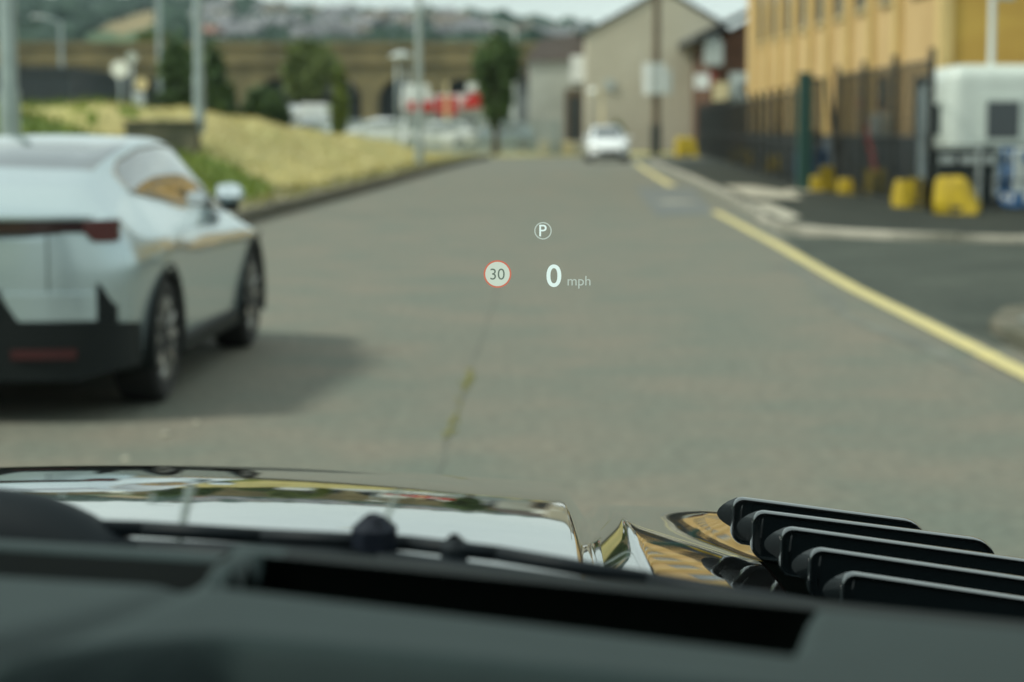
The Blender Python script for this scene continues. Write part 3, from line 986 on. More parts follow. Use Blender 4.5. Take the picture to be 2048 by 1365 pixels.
for a, b in zip(pil, pil[1:]):
    y0, y1 = a + 0.42 + 0.75, b - 0.09 - 0.75
    if b - a > 4: y0, y1 = a + 1.7, b - 1.2
    wn = MB().box(CX - 0.03, CX + 0.05, y0, y1, 4.45, 6.2).build('window', M['win_glass'], yb)
    MB().box(CX - 0.10, CX + 0.02, y0 - 0.08, y1 + 0.08, 4.33, 4.45).build('sill', M['tan_frame'], wn)
    MB().box(CX - 0.08, CX + 0.02, y0 - 0.08, y0, 4.45, 6.2).build('frame', M['tan_frame'], wn)
    MB().box(CX - 0.08, CX + 0.02, y1, y1 + 0.08, 4.45, 6.2).build('frame', M['tan_frame'], wn)
# ground floor door, window and box near the corner
d = MB().box(CX - 0.10, CX + 0.02, 43.1, 44.5, 0.1, 2.45).build('door', mat('pale_blue_door', (0.42, 0.52, 0.54), 0.5), yb)
MB().box(CX - 0.16, CX - 0.01, 42.95, 43.1, 0.1, 2.6).build('door_frame', M['dark_panel'], d)
MB().box(CX - 0.16, CX - 0.01, 44.5, 44.65, 0.1, 2.6).build('door_frame', M['dark_panel'], d)
MB().box(CX - 0.16, CX - 0.01, 43.1, 44.5, 2.45, 2.6).build('door_frame', M['dark_panel'], d)
MB().box(CX - 0.12, CX - 0.005, 48.6, 49.3, 1.9, 2.7).build('window', M['win_glass'], yb)
MB().cbox(CX - 0.32, CX - 0.005, 48.3, 49.2, 1.35, 1.85, 0.04).build('meter_box', M['pale_plastic'], yb)
tag(yb, 'long yellow brick building with cream pilasters behind the fence', 'building')

o = empty('flagpole', (8.62, 41.0, 0))
o.location = (9.28, 41.0, 0.0)
MB().tube((0, 0, 0), (0, 0, 6.4), 0.065, 0.06, 12).build('pole', M['galv_white'], o, smooth=True, auto=40)
MB().cbox(0.10, 0.42, -0.08, 0.02, 4.0, 4.22, 0.02).build('floodlight', M['galv'], o)
MB().tube((0, 0, 4.12), (0.15, -0.02, 4.12), 0.025, 0.025, 6).build('bracket', M['galv'], o)
tag(o, 'slim grey pole in front of the ochre end wall, behind the white cabin', 'pole')

# ------------------------------------------------------------------ fences
def fence_run(name, p0, p1, n, h, spacing, wr, label, ztop=None, skip=()):
    root = empty(name, (0, 0, 0))
    a, b = Vector((*p0, 0.09)), Vector((*p1, 0.09))
    t = (b - a).normalized()
    for i in range(n + 1):
        p = a.lerp(b, i / n)
        MB().box(p.x - 0.05, p.x + 0.05, p.y - 0.05, p.y + 0.05, 0.0, h + 0.09 + 0.10).build('post', M['black_steel'], root)
    for i in range(n):
        if i in skip: continue
        q0, q1 = a.lerp(b, i / n), a.lerp(b, (i + 1) / n)
        ln = (q1 - q0).length
        g = MB()
        k = int(ln / spacing)
        for j in range(1, k):
            p = q0.lerp(q1, j / k)
            g.box(p.x - wr, p.x + wr, p.y - wr, p.y + wr, 0.14, h)
        g2 = g.build('mesh_panel', M['black_steel'], root)
        tag(g2, kind='stuff')
        for z in (0.16, h * 0.5, h - 0.02):
            MB().tube((q0.x, q0.y, z), (q1.x, q1.y, z), 0.018, 0.018, 5).build('rail', M['black_steel'], root)
    tag(root, label, 'fence')
    return root


f1 = fence_run('mesh_fence', (7.37, 37.15), (7.45, 48.4), 3, 2.75, 0.065, 0.0036, 'black mesh fence on tall posts before the yellow building')
MB().tube((7.42, 46.8, 0.1), (7.38, 49.6, 2.7), 0.04, 0.04, 6).build('brace', M['black_steel'], f1)
MB().tube((7.30, 47.2, 0.1), (7.05, 47.4, 2.7), 0.04, 0.04, 6).build('brace', M['black_steel'], f1)
f2 = fence_run('mesh_fence', (6.85, 49.5), (9.62, 109), 20, 2.42, 0.15, 0.0036, 'far black mesh fence running from the green gate post to the brick house')
f3 = fence_run('mesh_fence', (7.37, 37.15), (16.5, 35.6), 3, 1.25, 0.10, 0.0028, 'low grey mesh fence in front of the white cabin')

o = empty('gate_post', (6.60, 47.6, 0.09))
MB().cbox(-0.15, 0.15, -0.15, 0.15, 0, 2.62, 0.02).build('post', M['green_steel'], o)
MB().cbox(-0.17, 0.17, -0.17, 0.17, 2.621, 2.68, 0.02).build('cap', M['green_steel'], o)
MB().cbox(-0.36, 0.42, -0.5, 0.5, -0.03, 0.05, 0.02).build('footing', M['concrete_pale'], o)
tag(o, 'thick dark green steel gate post on a pale concrete footing', 'gate post')
o = empty('gate', (6.85, 48.8, 0.09))
for x, y in ((0, 0), (0.16, -0.9)):
    MB().box(x - 0.04, x + 0.04, y - 0.04, y + 0.04, 0.1, 2.55).build('frame_bar', M['black_steel'], o)
for z in (0.2, 1.3, 2.5):
    MB().box(-0.03, 0.19, -0.93, 0.03, z, z + 0.06).build('rail', M['black_steel'], o)
for k in range(1, 8):
    x, y = 0.16 * k / 8, -0.9 * k / 8
    MB().box(x - 0.012, x + 0.012, y - 0.012, y + 0.012, 0.2, 2.5).build('bar', M['black_steel'], o)
tag(o, 'black barred gate leaf folded back beside the green gate post', 'gate')


def ballast(loc, wd, dp, h, rz, label, lean=0.25):
    g = MB()
    a, b = wd / 2, dp / 2
    base = [(-a, -b, 0), (a, -b, 0), (a, b, 0), (-a, b, 0)]
    mid = [(-a * 1.0, -b, h * 0.22), (a * 1.0, -b, h * 0.22), (a, b, h * 0.22), (-a, b, h * 0.22)]
    up = [(-a * 0.92, -b * 0.75, h * 0.90), (a * (0.62 - lean), -b * 0.75, h * 0.90), (a * (0.62 - lean), b * 0.75, h * 0.90), (-a * 0.92, b * 0.75, h * 0.90)]
    top = [(-a * 0.78, -b * 0.6, h), (a * (0.45 - lean), -b * 0.6, h), (a * (0.45 - lean), b * 0.6, h), (-a * 0.78, b * 0.6, h)]
    fs = [(3, 2, 1, 0), (12, 13, 14, 15)]
    for r in range(3):
        for k in range(4):
            p, q = r * 4 + k, r * 4 + (k + 1) % 4
            fs.append((p, q, q + 4, p + 4))
    jr = random.Random(str(loc))
    g.add([(x + jr.uniform(-0.05, 0.05) * wd, y + jr.uniform(-0.05, 0.05) * wd, z + (jr.uniform(-0.07, 0.07) * h if z > 0 else 0)) for x, y, z in base + mid + up + top], fs)
    o = empty('ballast_block', loc, rz)
    g.build('block', M['yellow_plastic'], o, bevel=0.03)
    MB().box(-a * 0.25, a * 0.25, -b * 0.99, -b * 0.80, h * 0.05, h * 0.22).build('fork_slot', M['dark_void'], o)
    tag(o, label, 'ballast block', 'yellow ballast blocks along the fence')
    return o


ballast((7.56, 35.7, 0.095), 0.72, 0.7, 0.62, -0.25, 'largest yellow ballast block, nearest, right of the last tall fence post')
ballast((7.36, 38.75, 0.095), 0.56, 0.55, 0.52, 0.1, 'yellow ballast block left of the last tall fence post', 0.0)
ballast((7.78, 45.1, 0.095), 0.46, 0.45, 0.55, 0.3, 'yellow ballast block between the two middle fence posts', -0.2)
ballast((7.37, 46.2, 0.095), 0.40, 0.4, 0.33, 0.0, 'low yellow ballast block, second right of the green gate post', 0.0)
ballast((7.17, 47.8, 0.095), 0.38, 0.4, 0.58, 0.1, 'upright yellow ballast block just right of the green gate post', 0.0)
ballast((6.78, 46.9, 0.14), 0.26, 0.28, 0.32, 0.0, 'small yellow ballast block on the footing of the gate post', 0.1)
ballast((8.45, 68.0, 0.095), 0.6, 0.6, 0.5, 0.0, 'yellow ballast block behind the far fence, next past the gate post', 0.0)
ballast((8.75, 75.0, 0.095), 0.8, 0.6, 0.55, 0.0, 'yellow ballast block midway along the far fence', 0.1)
ballast((9.05, 84.0, 0.095), 0.8, 0.6, 0.6, 0.0, 'yellow ballast block toward the far end of the far fence', 0.0)
ballast((8.18, 99.0, 0.095), 0.95, 0.8, 0.92, 0.2, 'lone yellow ballast block at the far end of the pavement', -0.1)

# red ladder leaning on the wall behind the fence
o = empty('ladder', (8.2, 46.5, 0.1))
for dy in (0, 0.30):
    MB().tube((-0.30, dy + 1.3, 2.05), (-0.30, dy - 1.5, 0), 0.022, 0.022, 6).build('rail', M['red'], o)
for k in range(1, 7):
    u = k / 7
    MB().tube((-0.30, 1.3 - 2.8 * u, 2.05 * (1 - u)), (-0.30, 1.6 - 2.8 * u, 2.05 * (1 - u)), 0.014, 0.014, 5).build('rung', M['red'], o)
tag(o, 'red ladder leaning against the yellow building behind the fence', 'ladder')
o = empty('storage_box', (8.25, 58.0, 0.1))
MB().cbox(-0.4, 0.3, -0.6, 0.6, 0, 0.75, 0.04).build('box', M['blue'], o)
MB().cbox(-0.43, 0.33, -0.63, 0.63, 0.751, 0.82, 0.02).build('lid', M['blue'], o)
tag(o, 'blue lidded storage box behind the far fence', 'box')

# ------------------------------------------------------------------ white cabin and the things before it
cb = empty('site_cabin', (8.10, 39.2, 0.1))
def rbox(x0, x1, y0, y1, z0, z1, r, n=6):
    """box with rounded top and rounded vertical corners"""
    g = MB()
    rings = []
    zs = [(z0, 0.0)] + [(z1 - r + r * math.sin(a), r * (1 - math.cos(a))) for a in np.linspace(0, math.pi / 2, n)]
    for z, ins in zs:
        ring = []
        for cxn, cyn, a0 in ((x1 - r, y1 - r, 0), (x0 + r, y1 - r, 90), (x0 + r, y0 + r, 180), (x1 - r, y0 + r, 270)):
            rr = max(r - ins, 0.01)
            for k in range(n):
                a = R(a0 + 90 * k / (n - 1))
                ring.append((cxn + rr * math.cos(a), cyn + rr * math.sin(a), z))
        rings.append(ring)
    m = len(rings[0])
    vs = [p for r_ in rings for p in r_]
    fs = [tuple(range(m - 1, -1, -1)), tuple(range((len(rings) - 1) * m, len(rings) * m))]
    for j in range(len(rings) - 1):
        for k in range(m):
            fs.append((j * m + k, j * m + (k + 1) % m, (j + 1) * m + (k + 1) % m, (j + 1) * m + k))
    return g.add(vs, fs)


rbox(0, 4.2, 0, 2.4, 1.06, 2.62, 0.30).build('body', M['white_grp'], cb, smooth=True, auto=50)
wn = MB().cbox(0.62, 1.40, -0.035, 0.02, 1.16, 2.02, 0.01).build('window', M['white_grp'], cb)
MB().cbox(0.71, 1.31, -0.045, 0.0, 1.25, 1.93, 0.005).build('pane', M['win_glass'], wn)
wn = MB().cbox(-0.03, 0.02, 0.5, 1.7, 1.22, 1.95, 0.005).build('window', M['white_grp'], cb)
MB().cbox(-0.045, 0.0, 0.58, 1.62, 1.30, 1.88, 0.005).build('pane', M['win_glass'], wn)
MB().box(0.10, 4.1, 0.10, 2.3, 0.0, 1.06).build('skirt', M['dark_panel'], cb)
MB().box(-0.04, 4.24, -0.04, 2.44, 1.0, 1.055).build('lower_rail', M['white_grp'], cb)
tag(cb, 'white rounded site cabin with a dark window beside the yellow building', 'cabin')


def bin_(loc, wd, h, label):
    o = empty('wheelie_bin', loc)
    g = MB()
    g.add([(-wd * 0.42, -0.25, 0.06), (wd * 0.42, -0.25, 0.06), (wd * 0.42, 0.25, 0.06), (-wd * 0.42, 0.25, 0.06), (-wd / 2, -0.32, h), (wd / 2, -0.32, h), (wd / 2, 0.32, h), (-wd / 2, 0.32, h)], [(3, 2, 1, 0), (4, 5, 6, 7), (0, 1, 5, 4), (1, 2, 6, 5), (2, 3, 7, 6), (3, 0, 4, 7)])
    g.build('body', M['dark_panel'], o, bevel=0.03)
    MB().cbox(-wd * 0.53, wd * 0.53, -0.37, 0.34, h + 0.002, h + 0.07, 0.02).build('lid', M['dark_panel'], o)
    MB().cbox(-wd * 0.36, wd * 0.36, -0.36, -0.33, h - 0.20, h - 0.06, 0.008).build('label_plate', M['pale_plastic'], o)
    for s in (-1, 1):
        MB().tube((s * wd * 0.44 - 0.03, 0.22, 0.10), (s * wd * 0.44 + 0.03, 0.22, 0.10), 0.10, 0.10, 12).build('wheel', M['tyre'], o)
    tag(o, label, 'bin')


bin_((7.86, 38.4, 0.1), 0.40, 1.0, 'dark green bin below the left corner of the white cabin')
bin_((8.24, 38.4, 0.1), 0.40, 1.0, 'dark green bin below the middle of the white cabin')
bin_((8.60, 38.3, 0.1), 0.26, 1.0, 'narrow dark green bin between two pale posts below the cabin window')
for k, x in enumerate((8.42, 8.74)):
    o = empty('pale_post', (x, 38.0, 0.1))
    MB().cbox(-0.035, 0.035, -0.035, 0.035, 0, 1.15, 0.01).build('post', M['pale_plastic'], o)
    MB().cbox(-0.09, 0.09, -0.09, 0.09, -0.002, 0.03, 0.01).build('foot_plate', M['pale_plastic'], o)
    tag(o, ('pale grey post left of the narrow dark green bin', 'pale grey post between the narrow bin and the blue trolley')[k], 'post')
o = empty('trolley', (8.74, 37.5, 0.1))
pts_ = [(0.02, 0, 1.12), (0.00, 0, 0.8), (-0.05, 0, 0.35), (-0.03, 0, 0.16), (0.08, -0.1, 0.06), (0.32, -0.2, 0.05)]
for dx in (0.0, 0.16):
    g = MB()
    for a, b in zip(pts_, pts_[1:]): g.tube((a[0] + dx, a[1], a[2]), (b[0] + dx, b[1], b[2]), 0.045, 0.045, 8)
    g.build('side_tube', M['blue'], o, smooth=True)
for z in (0.4, 0.75, 1.1):
    MB().tube((0, 0, z), (0.16, 0, z), 0.03, 0.03, 8).build('cross_tube', M['blue'], o)
MB().cbox(0.0, 0.30, -0.35, -0.02, 0.02, 0.05, 0.008).build('toe_plate', M['blue'], o)
for dx in (-0.08, 0.24):
    MB().tube((dx - 0.03, 0.08, 0.12), (dx + 0.03, 0.08, 0.12), 0.12, 0.12, 14).build('wheel', M['tyre'], o)
tag(o, 'blue tubular sack trolley standing right of the pale posts', 'trolley')
o = empty('equipment_case', (9.06, 37.6, 0.1))
MB().cbox(-0.14, 0.9, -0.2, 0.4, 0.25, 1.08, 0.04).build('case', M['pale_plastic'], o)
MB().cbox(0.0, 0.16, -0.215, -0.19, 0.85, 1.02, 0.01).build('blue_badge', M['blue'], o)
MB().cbox(-0.2, 0.95, -0.25, 0.45, 0.12, 0.248, 0.03).build('base', M['white'], o)
MB().cbox(-0.16, 0.02, -0.27, -0.20, 0.06, 0.30, 0.01).build('corner_guard', M['blue'], o)
for dx in (0.0, 0.8):
    MB().tube((dx - 0.03, 0.0, 0.07), (dx + 0.03, 0.0, 0.07), 0.07, 0.07, 12).build('wheel', M['tyre'], o)
tag(o, 'pale grey wheeled case with a blue badge at the right edge', 'case')


# ------------------------------------------------------------------ vehicles
def car_shell(T, ny, K, wheels, win_polys, ws_rng, rw_rng, roofx=0.92, arch=0.40, glass_roof=None):
    """lofted shell: returns {region: (verts, faces)}"""
    F = {k: pchip(v) for k, v in T.items()}
    L0, L1 = T['zt'][0][0], T['zt'][-1][0]
    ysn = np.array(ny) if isinstance(ny, (list, tuple)) else np.linspace(L0, L1, ny)
    def section(y):
        zt, xre, zre, xb, zb, xs, zs, zl = (F[k](y) for k in ('zt', 'xre', 'zre', 'xb', 'zb', 'xs', 'zs', 'zl'))
        c = [(0, zl), (xs * 0.84, zl), (xs * 0.955, zl + 0.06), (xs * 0.99, zl + (zs - zl) * 0.45), (xs, zs), (xb, zb), (xb - 0.25 * (xb - xre), zb + 0.50 * (zre - zb)), (xre, zre), (xre * 0.62, zt - 0.010), (0, zt)]
        out = []
        n = len(c)
        for i in range(n - 1):
            p0 = c[i - 1] if i else (-c[1][0], c[1][1])
            p1, p2 = c[i], c[i + 1]
            p3 = c[i + 2] if i + 2 < n else (-c[i][0], c[i][1])
            for k in range(K):
                t = k / K
                t2, t3 = t * t, t * t * t
                q = []
                for d in (0, 1):
                    m1, m2 = (p2[d] - p0[d]) * 0.40, (p3[d] - p1[d]) * 0.40
                    q.append((2 * t3 - 3 * t2 + 1) * p1[d] + (t3 - 2 * t2 + t) * m1 + (-2 * t3 + 3 * t2) * p2[d] + (t3 - t2) * m2)
                out.append(tuple(q))
        out.append(c[-1])
        return out
    secs = [section(y) for y in ysn]
    m = len(secs[0])
    reg = {}
    for side in (1, -1):
        for j in range(len(ysn) - 1):
            for i in range(m - 1):
                a, b, c_, d = secs[j][i], secs[j][i + 1], secs[j + 1][i + 1], secs[j + 1][i]
                cx = (a[0] + b[0] + c_[0] + d[0]) / 4
                cz = (a[1] + b[1] + c_[1] + d[1]) / 4
                cy = (ysn[j] + ysn[j + 1]) / 2
                seg = i // K
                r = 'body'
                if seg <= 1: r = 'sill'
                if seg in (4, 5, 6) and any(inside(p, cy, cz) for p in win_polys): r = 'side_window_%d' % side
                if seg >= 7 and ws_rng[0] < cy < ws_rng[1]: r = 'windscreen'
                if seg >= 7 and rw_rng[0] < cy < rw_rng[1]: r = 'rear_window'
                if glass_roof and seg >= 6 and glass_roof[0] < cy < glass_roof[1]: r = 'roof_panel'
                if cx > 0.5 and any((cy - wy) ** 2 + (cz - wz) ** 2 < arch ** 2 for wy, wz in wheels): continue
                v, f = reg.setdefault(r, ([], []))
                k = len(v)
                v += [(side * a[0], ysn[j], a[1]), (side * b[0], ysn[j], b[1]), (side * c_[0], ysn[j + 1], c_[1]), (side * d[0], ysn[j + 1], d[1])]
                f.append((k, k + 1, k + 2, k + 3) if side < 0 else (k + 3, k + 2, k + 1, k))
    for j in (0, len(ysn) - 1):
        ring = [(p[0], ysn[j], p[1]) for p in secs[j]] + [(-p[0], ysn[j], p[1]) for p in secs[j][-2:0:-1]]
        v, f = reg['body']
        k = len(v)
        v += ring
        f.append(tuple(range(k, k + len(ring))))
    F['section'] = section
    return reg, F


def weld(verts, faces, name, m, parent, smooth=True, auto=35):
    key, nv, idx = {}, [], []
    for p in verts:
        q = (round(p[0], 4), round(p[1], 4), round(p[2], 4))
        if q not in key:
            key[q] = len(nv)
            nv.append(q)
        idx.append(key[q])
    fs = []
    for f in faces:
        g_ = []
        for i in f:
            if idx[i] not in g_: g_.append(idx[i])
        if len(g_) > 2: fs.append(tuple(g_))
    b = MB()
    b.add(nv, fs)
    return b.build(name, m, parent, smooth=smooth, auto=auto)


def wheel(parent, x, y, z, r, wd, side, spokes=5, simple=False):
    n = 20 if simple else 36
    h = wd / 2
    t = MB().lathe([(r * 0.66, -h * 0.9), (r * 0.90, -h), (r * 0.985, -h * 0.8), (r, -h * 0.5), (r, h * 0.5), (r * 0.985, h * 0.8), (r * 0.90, h), (r * 0.66, h * 0.9)], (0, 0, 0), 'x', n, close=True).build('wheel', M['tyre'], parent, smooth=True, auto=40, loc=(x, y, z))
    g = MB()
    g.lathe([(r * 0.67, side * h * 0.85), (r * 0.62, side * h * 0.80), (r * 0.60, side * h * 0.2), (r * 0.10, side * h * 0.15)], (0, 0, 0), 'x', n, m=0 if simple else 1)
    g.lathe([(r * 0.675, side * h * 0.84), (r * 0.675, side * h * 0.90), (r * 0.615, side * h * 0.88), (r * 0.61, side * h * 0.80)], (0, 0, 0), 'x', n, close=True)
    if not simple:
        for k in range(spokes):
            a = 2 * math.pi * k / spokes + 0.3
            for da in (-0.16, 0.16):
                c, s = math.cos(a + da), math.sin(a + da)
                c2, s2 = math.cos(a + da * 1.6), math.sin(a + da * 1.6)
                g.tube((side * h * 0.55, r * 0.10 * c, r * 0.10 * s), (side * h * 0.82, r * 0.64 * c2, r * 0.64 * s2), r * 0.075, r * 0.085, 6)
    g.lathe([(r * 0.16, side * h * 0.15), (r * 0.15, side * h * 0.7), (r * 0.02, side * h * 0.75)], (0, 0, 0), 'x', 16)
    g.build('rim', [M['rim'], M['tyre']], t, smooth=True, auto=40)
    return t


def strip(fn, x0, x1, z0, z1, off, thick, name, m, parent, n=24, taper=None, sgn=-1):
    """panel that follows the bumper's plan curve y = fn(x); off = how far proud of it"""
    g = MB()
    xs = np.linspace(x0, x1, n)
    pts = []
    for x in xs:
        lo, hi = (z0, z1) if taper is None else taper(x, z0, z1)
        y = fn(abs(x)) + sgn * off
        pts += [(x, y, lo), (x, y, hi), (x, y - sgn * thick, hi), (x, y - sgn * thick, lo)]
    fs = []
    for i in range(n - 1):
        for k in range(4):
            a, b = i * 4 + k, i * 4 + (k + 1) % 4
            fs.append((a, b, b + 4, a + 4))
    fs += [(0, 1, 2, 3), tuple((n - 1) * 4 + q for q in (3, 2, 1, 0))]
    g.add(pts, fs)
    return g.build(name, m, parent, smooth=True, auto=30)


# --- the silver car
sc_ = empty('silver_car', (-3.03, 11.22, 0.0), R(-2.4))
TS = {
    'zt': [(-0.03, 1.0), (0, 1.02), (0.02, 1.085), (0.06, 1.115), (0.30, 1.205), (0.6, 1.285), (0.9, 1.345), (1.3, 1.435), (1.8, 1.510), (2.3, 1.538), (2.7, 1.525), (3.1, 1.445), (3.45, 1.26), (3.8, 1.055), (4.2, 0.96), (4.5, 0.88), (4.75, 0.76), (4.84, 0.62)],
    'xre': [(-0.03, 0.07), (0, 0.47), (0.06, 0.60), (0.3, 0.62), (0.9, 0.57), (1.5, 0.60), (2.4, 0.63), (3.1, 0.60), (3.5, 0.60), (3.9, 0.64), (4.4, 0.60), (4.84, 0.40)],
    'zre': [(-0.03, 0.985), (0, 1.00), (0.06, 1.09), (0.3, 1.175), (0.6, 1.255), (0.9, 1.322), (1.3, 1.412), (1.8, 1.480), (2.3, 1.498), (2.7, 1.485), (3.1, 1.39), (3.45, 1.21), (3.8, 1.02), (4.2, 0.93), (4.5, 0.85), (4.84, 0.58)],
    'xb': [(-0.03, 0.075), (0, 0.50), (0.02, 0.60), (0.06, 0.74), (0.14, 0.83), (0.3, 0.86), (0.9, 0.82), (1.5, 0.82), (2.4, 0.84), (3.3, 0.85), (3.9, 0.88), (4.4, 0.80), (4.7, 0.66), (4.84, 0.44)],
    'zb': [(-0.03, 0.955), (0, 0.97), (0.06, 1.045), (0.14, 1.07), (0.5, 1.11), (1.0, 1.16), (1.5, 1.14), (2.2, 1.08), (3.0, 1.035), (3.6, 0.99), (3.95, 0.93), (4.4, 0.83), (4.84, 0.56)],
    'xs': [(-0.03, 0.08), (0, 0.52), (0.02, 0.62), (0.06, 0.77), (0.14, 0.87), (0.3, 0.945), (0.6, 0.985), (0.95, 1.005), (1.6, 0.985), (2.4, 0.975), (3.3, 0.985), (3.95, 1.005), (4.4, 0.95), (4.7, 0.78), (4.84, 0.48)],
    'zs': [(-0.03, 0.8), (0, 0.80), (0.3, 0.86), (0.95, 0.90), (2.0, 0.84), (3.0, 0.82), (3.95, 0.82), (4.5, 0.72), (4.84, 0.50)],
    'zl': [(-0.03, 0.35), (0, 0.34), (0.3, 0.26), (0.6, 0.22), (2.4, 0.20), (4.2, 0.20), (4.6, 0.24), (4.84, 0.34)],
}
yst = sorted(set([-0.03, -0.022, -0.012, 0, 0.02, 0.06, 0.10, 0.14, 0.22, 0.3] + [round(v, 3) for v in np.arange(0.36, 4.62, 0.028)] + [4.62, 4.68, 4.74, 4.79, 4.84]))
wpoly = [(0.96, 1.215), (0.98, 1.265), (1.08, 1.325), (1.30, 1.390), (1.75, 1.452), (2.3, 1.472), (2.75, 1.455), (3.12, 1.36), (3.45, 1.20), (3.75, 1.03), (3.6, 1.015), (3.0, 1.06), (2.2, 1.11), (1.6, 1.155)]
reg, FS = car_shell(TS, yst, 8, [(0.95, 0.37), (3.95, 0.37)], [wpoly], (3.0, 3.86), (0.95, 1.75), glass_roof=None)
nm = {'body': ('body', 'silver_paint'), 'sill': ('sill', 'cladding'), 'side_window_1': ('side_window', 'car_glass'), 'side_window_-1': ('side_window', 'car_glass'), 'windscreen': ('windscreen', 'car_glass'), 'rear_window': ('rear_window', 'car_glass')}
for k, (v, f) in reg.items():
    weld(v, f, nm[k][0], M[nm[k][1]], sc_)
def shell_x(y, z):
    q = FS['section'](y)
    n = len(q)
    q = [p for p in q[int(n * 0.45):]]
    return float(np.interp(z, [p[1] for p in q], [p[0] for p in q]))


for s in (1, -1):
    loop = []
    for (ya, za), (yb, zb_) in zip(wpoly, wpoly[1:] + wpoly[:1]):
        for k in range(6):
            yy, zz = ya + (yb - ya) * k / 6, za + (zb_ - za) * k / 6
            loop.append((s * (shell_x(yy, zz) + 0.002), yy, zz))
    g = MB()
    for a, b in zip(loop, loop[1:] + loop[:1]): g.tube(a, b, 0.010, 0.010, 6)
    g.build('window_trim', M['rim'], sc_, smooth=True)
rear = pchip([(0, -0.031), (0.08, -0.030), (0.3, -0.018), (0.52, 0.0), (0.62, 0.02), (0.77, 0.06), (0.87, 0.14), (0.94, 0.30), (0.985, 0.6), (1.0, 0.9)])
strip(rear, -0.80, 0.80, 1.025, 1.088, 0.012, 0.05, 'light_bar', M['tail_dark'], sc_, 40)
for s in (1, -1):
    a, b = (0.74, 0.895) if s > 0 else (-0.895, -0.74)
    strip(rear, a, b, 0.975, 1.092, 0.018, 0.06, 'tail_light', M['tail_red'], sc_, 14, taper=lambda x, lo, hi: (lo + 0.05 * sst(0.80, 0.74, abs(x)), hi))
    a, b = (0.80, 0.885) if s > 0 else (-0.885, -0.80)
    strip(rear, a, b, 0.54, 0.75, 0.012, 0.06, 'bumper_vent', M['cladding'], sc_, 10, taper=lambda x, lo, hi: (lo, hi - 0.12 * sst(0.80, 0.885, abs(x))))
    a, b = (0.36, 0.70) if s > 0 else (-0.70, -0.36)
    strip(rear, a, b, 0.352, 0.405, 0.058, 0.05, 'reflector', M['reflector'], sc_, 8)
strip(rear, -0.80, 0.80, 0.555, 0.70, 0.035, 0.08, 'bumper_panel', M['silver_paint'], sc_, 36, taper=lambda x, lo, hi: (lo, hi - 0.0))
strip(rear, -0.52, 0.52, 0.60, 0.86, -0.004, 0.01, 'plate_recess', M['silver_paint'], sc_, 20)
strip(rear, -0.40, 0.40, 0.54, 0.74, 0.040, 0.05, 'number_plate_surround', M['cladding'], sc_, 16, taper=lambda x, lo, hi: (lo, lo + (hi - lo) * sst(0.42, 0.26, abs(x))))
strip(rear, -0.26, 0.26, 0.58, 0.69, 0.052, 0.012, 'number_plate', mat('yellow_number_plate', (0.62, 0.48, 0.05), 0.5), sc_, 8)
strip(rear, -0.955, 0.955, 0.235, 0.548, 0.045, 0.12, 'diffuser', M['cladding'], sc_, 40, taper=lambda x, lo, hi: (lo + 0.05 * sst(0.7, 0.95, abs(x)), hi - 0.03 * sst(0.86, 0.95, abs(x))))
for s in (1, -1):
    a, b = (0.545, 0.552) if s > 0 else (-0.552, -0.545)
    strip(rear, a, b, 0.71, 1.02, 0.002, 0.01, 'shut_line', M['cladding'], sc_, 3)
strip(rear, -0.78, 0.78, 1.095, 1.115, 0.02, 0.08, 'spoiler_lip', M['silver_paint'], sc_, 30)
MB().box(-0.65, 0.65, 0.2, 4.5, 0.19, 0.27).build('underbody', M['cladding'], sc_)
for s in (1, -1):
    for wy in (0.95, 3.95):
        wheel(sc_, s * 0.865, wy, 0.368, 0.368, 0.26, s)
        g = MB()
        for k in range(26):
            a = -0.30 + (math.pi + 0.60) * k / 25
            for rr_, xx in ((0.380, 1.010), (0.440, 1.016), (0.448, 0.94), (0.380, 0.60)):
                g.v.append((s * xx, wy + rr_ * math.cos(a), 0.368 + rr_ * math.sin(a)))
        for k in range(25):
            for q in range(4):
                a, b = k * 4 + q, k * 4 + (q + 1) % 4
                g.f.append((a, b, b + 4, a + 4)); g.mi.append(0)
        g.build('wheel_arch', M['cladding'], sc_, smooth=True, auto=40)
    # side skirt and door trim
    MB().cbox(min(s * 0.90, s * 0.985), max(s * 0.90, s * 0.985), 1.42, 3.48, 0.215, 0.335, 0.02).build('side_skirt', M['cladding'], sc_)
    mr = empty('door_mirror', (s * 0.93, 3.42, 1.06))
    mr.parent = sc_
    b = MB()
    prof = []
    for k in range(9):
        u = k / 8
        prof.append((0.105 * math.sin(math.pi * min(1, 0.12 + u * 0.84)), -0.10 + 0.20 * u))
    b.lathe(prof, (0, 0, 0.07), 'y', 16)
    hb = b.build('mirror_housing', M['silver_paint'], mr, smooth=True)
    hb.scale = (0.95, 0.75, 0.80)
    MB().cbox(-0.05, 0.06, -0.06, 0.05, -0.055, 0.012, 0.012).build('mirror_base', M['cladding'], mr)
    MB().cbox(-0.080, 0.080, -0.088, -0.070, 0.025, 0.115, 0.006).build('mirror_glass', mat('mirror_silver', (0.80, 0.84, 0.84), 0.05, 1.0), mr).rotation_euler = (R(-11), 0, 0)
MB().lathe([(0.03, -0.004), (0.03, 0.004)], (0.99, 4.30, 0.80), 'x', 12).build('side_badge', M['cladding'], sc_)
tag(sc_, 'silver fastback car with a full width red tail light, ahead on the left', 'car')

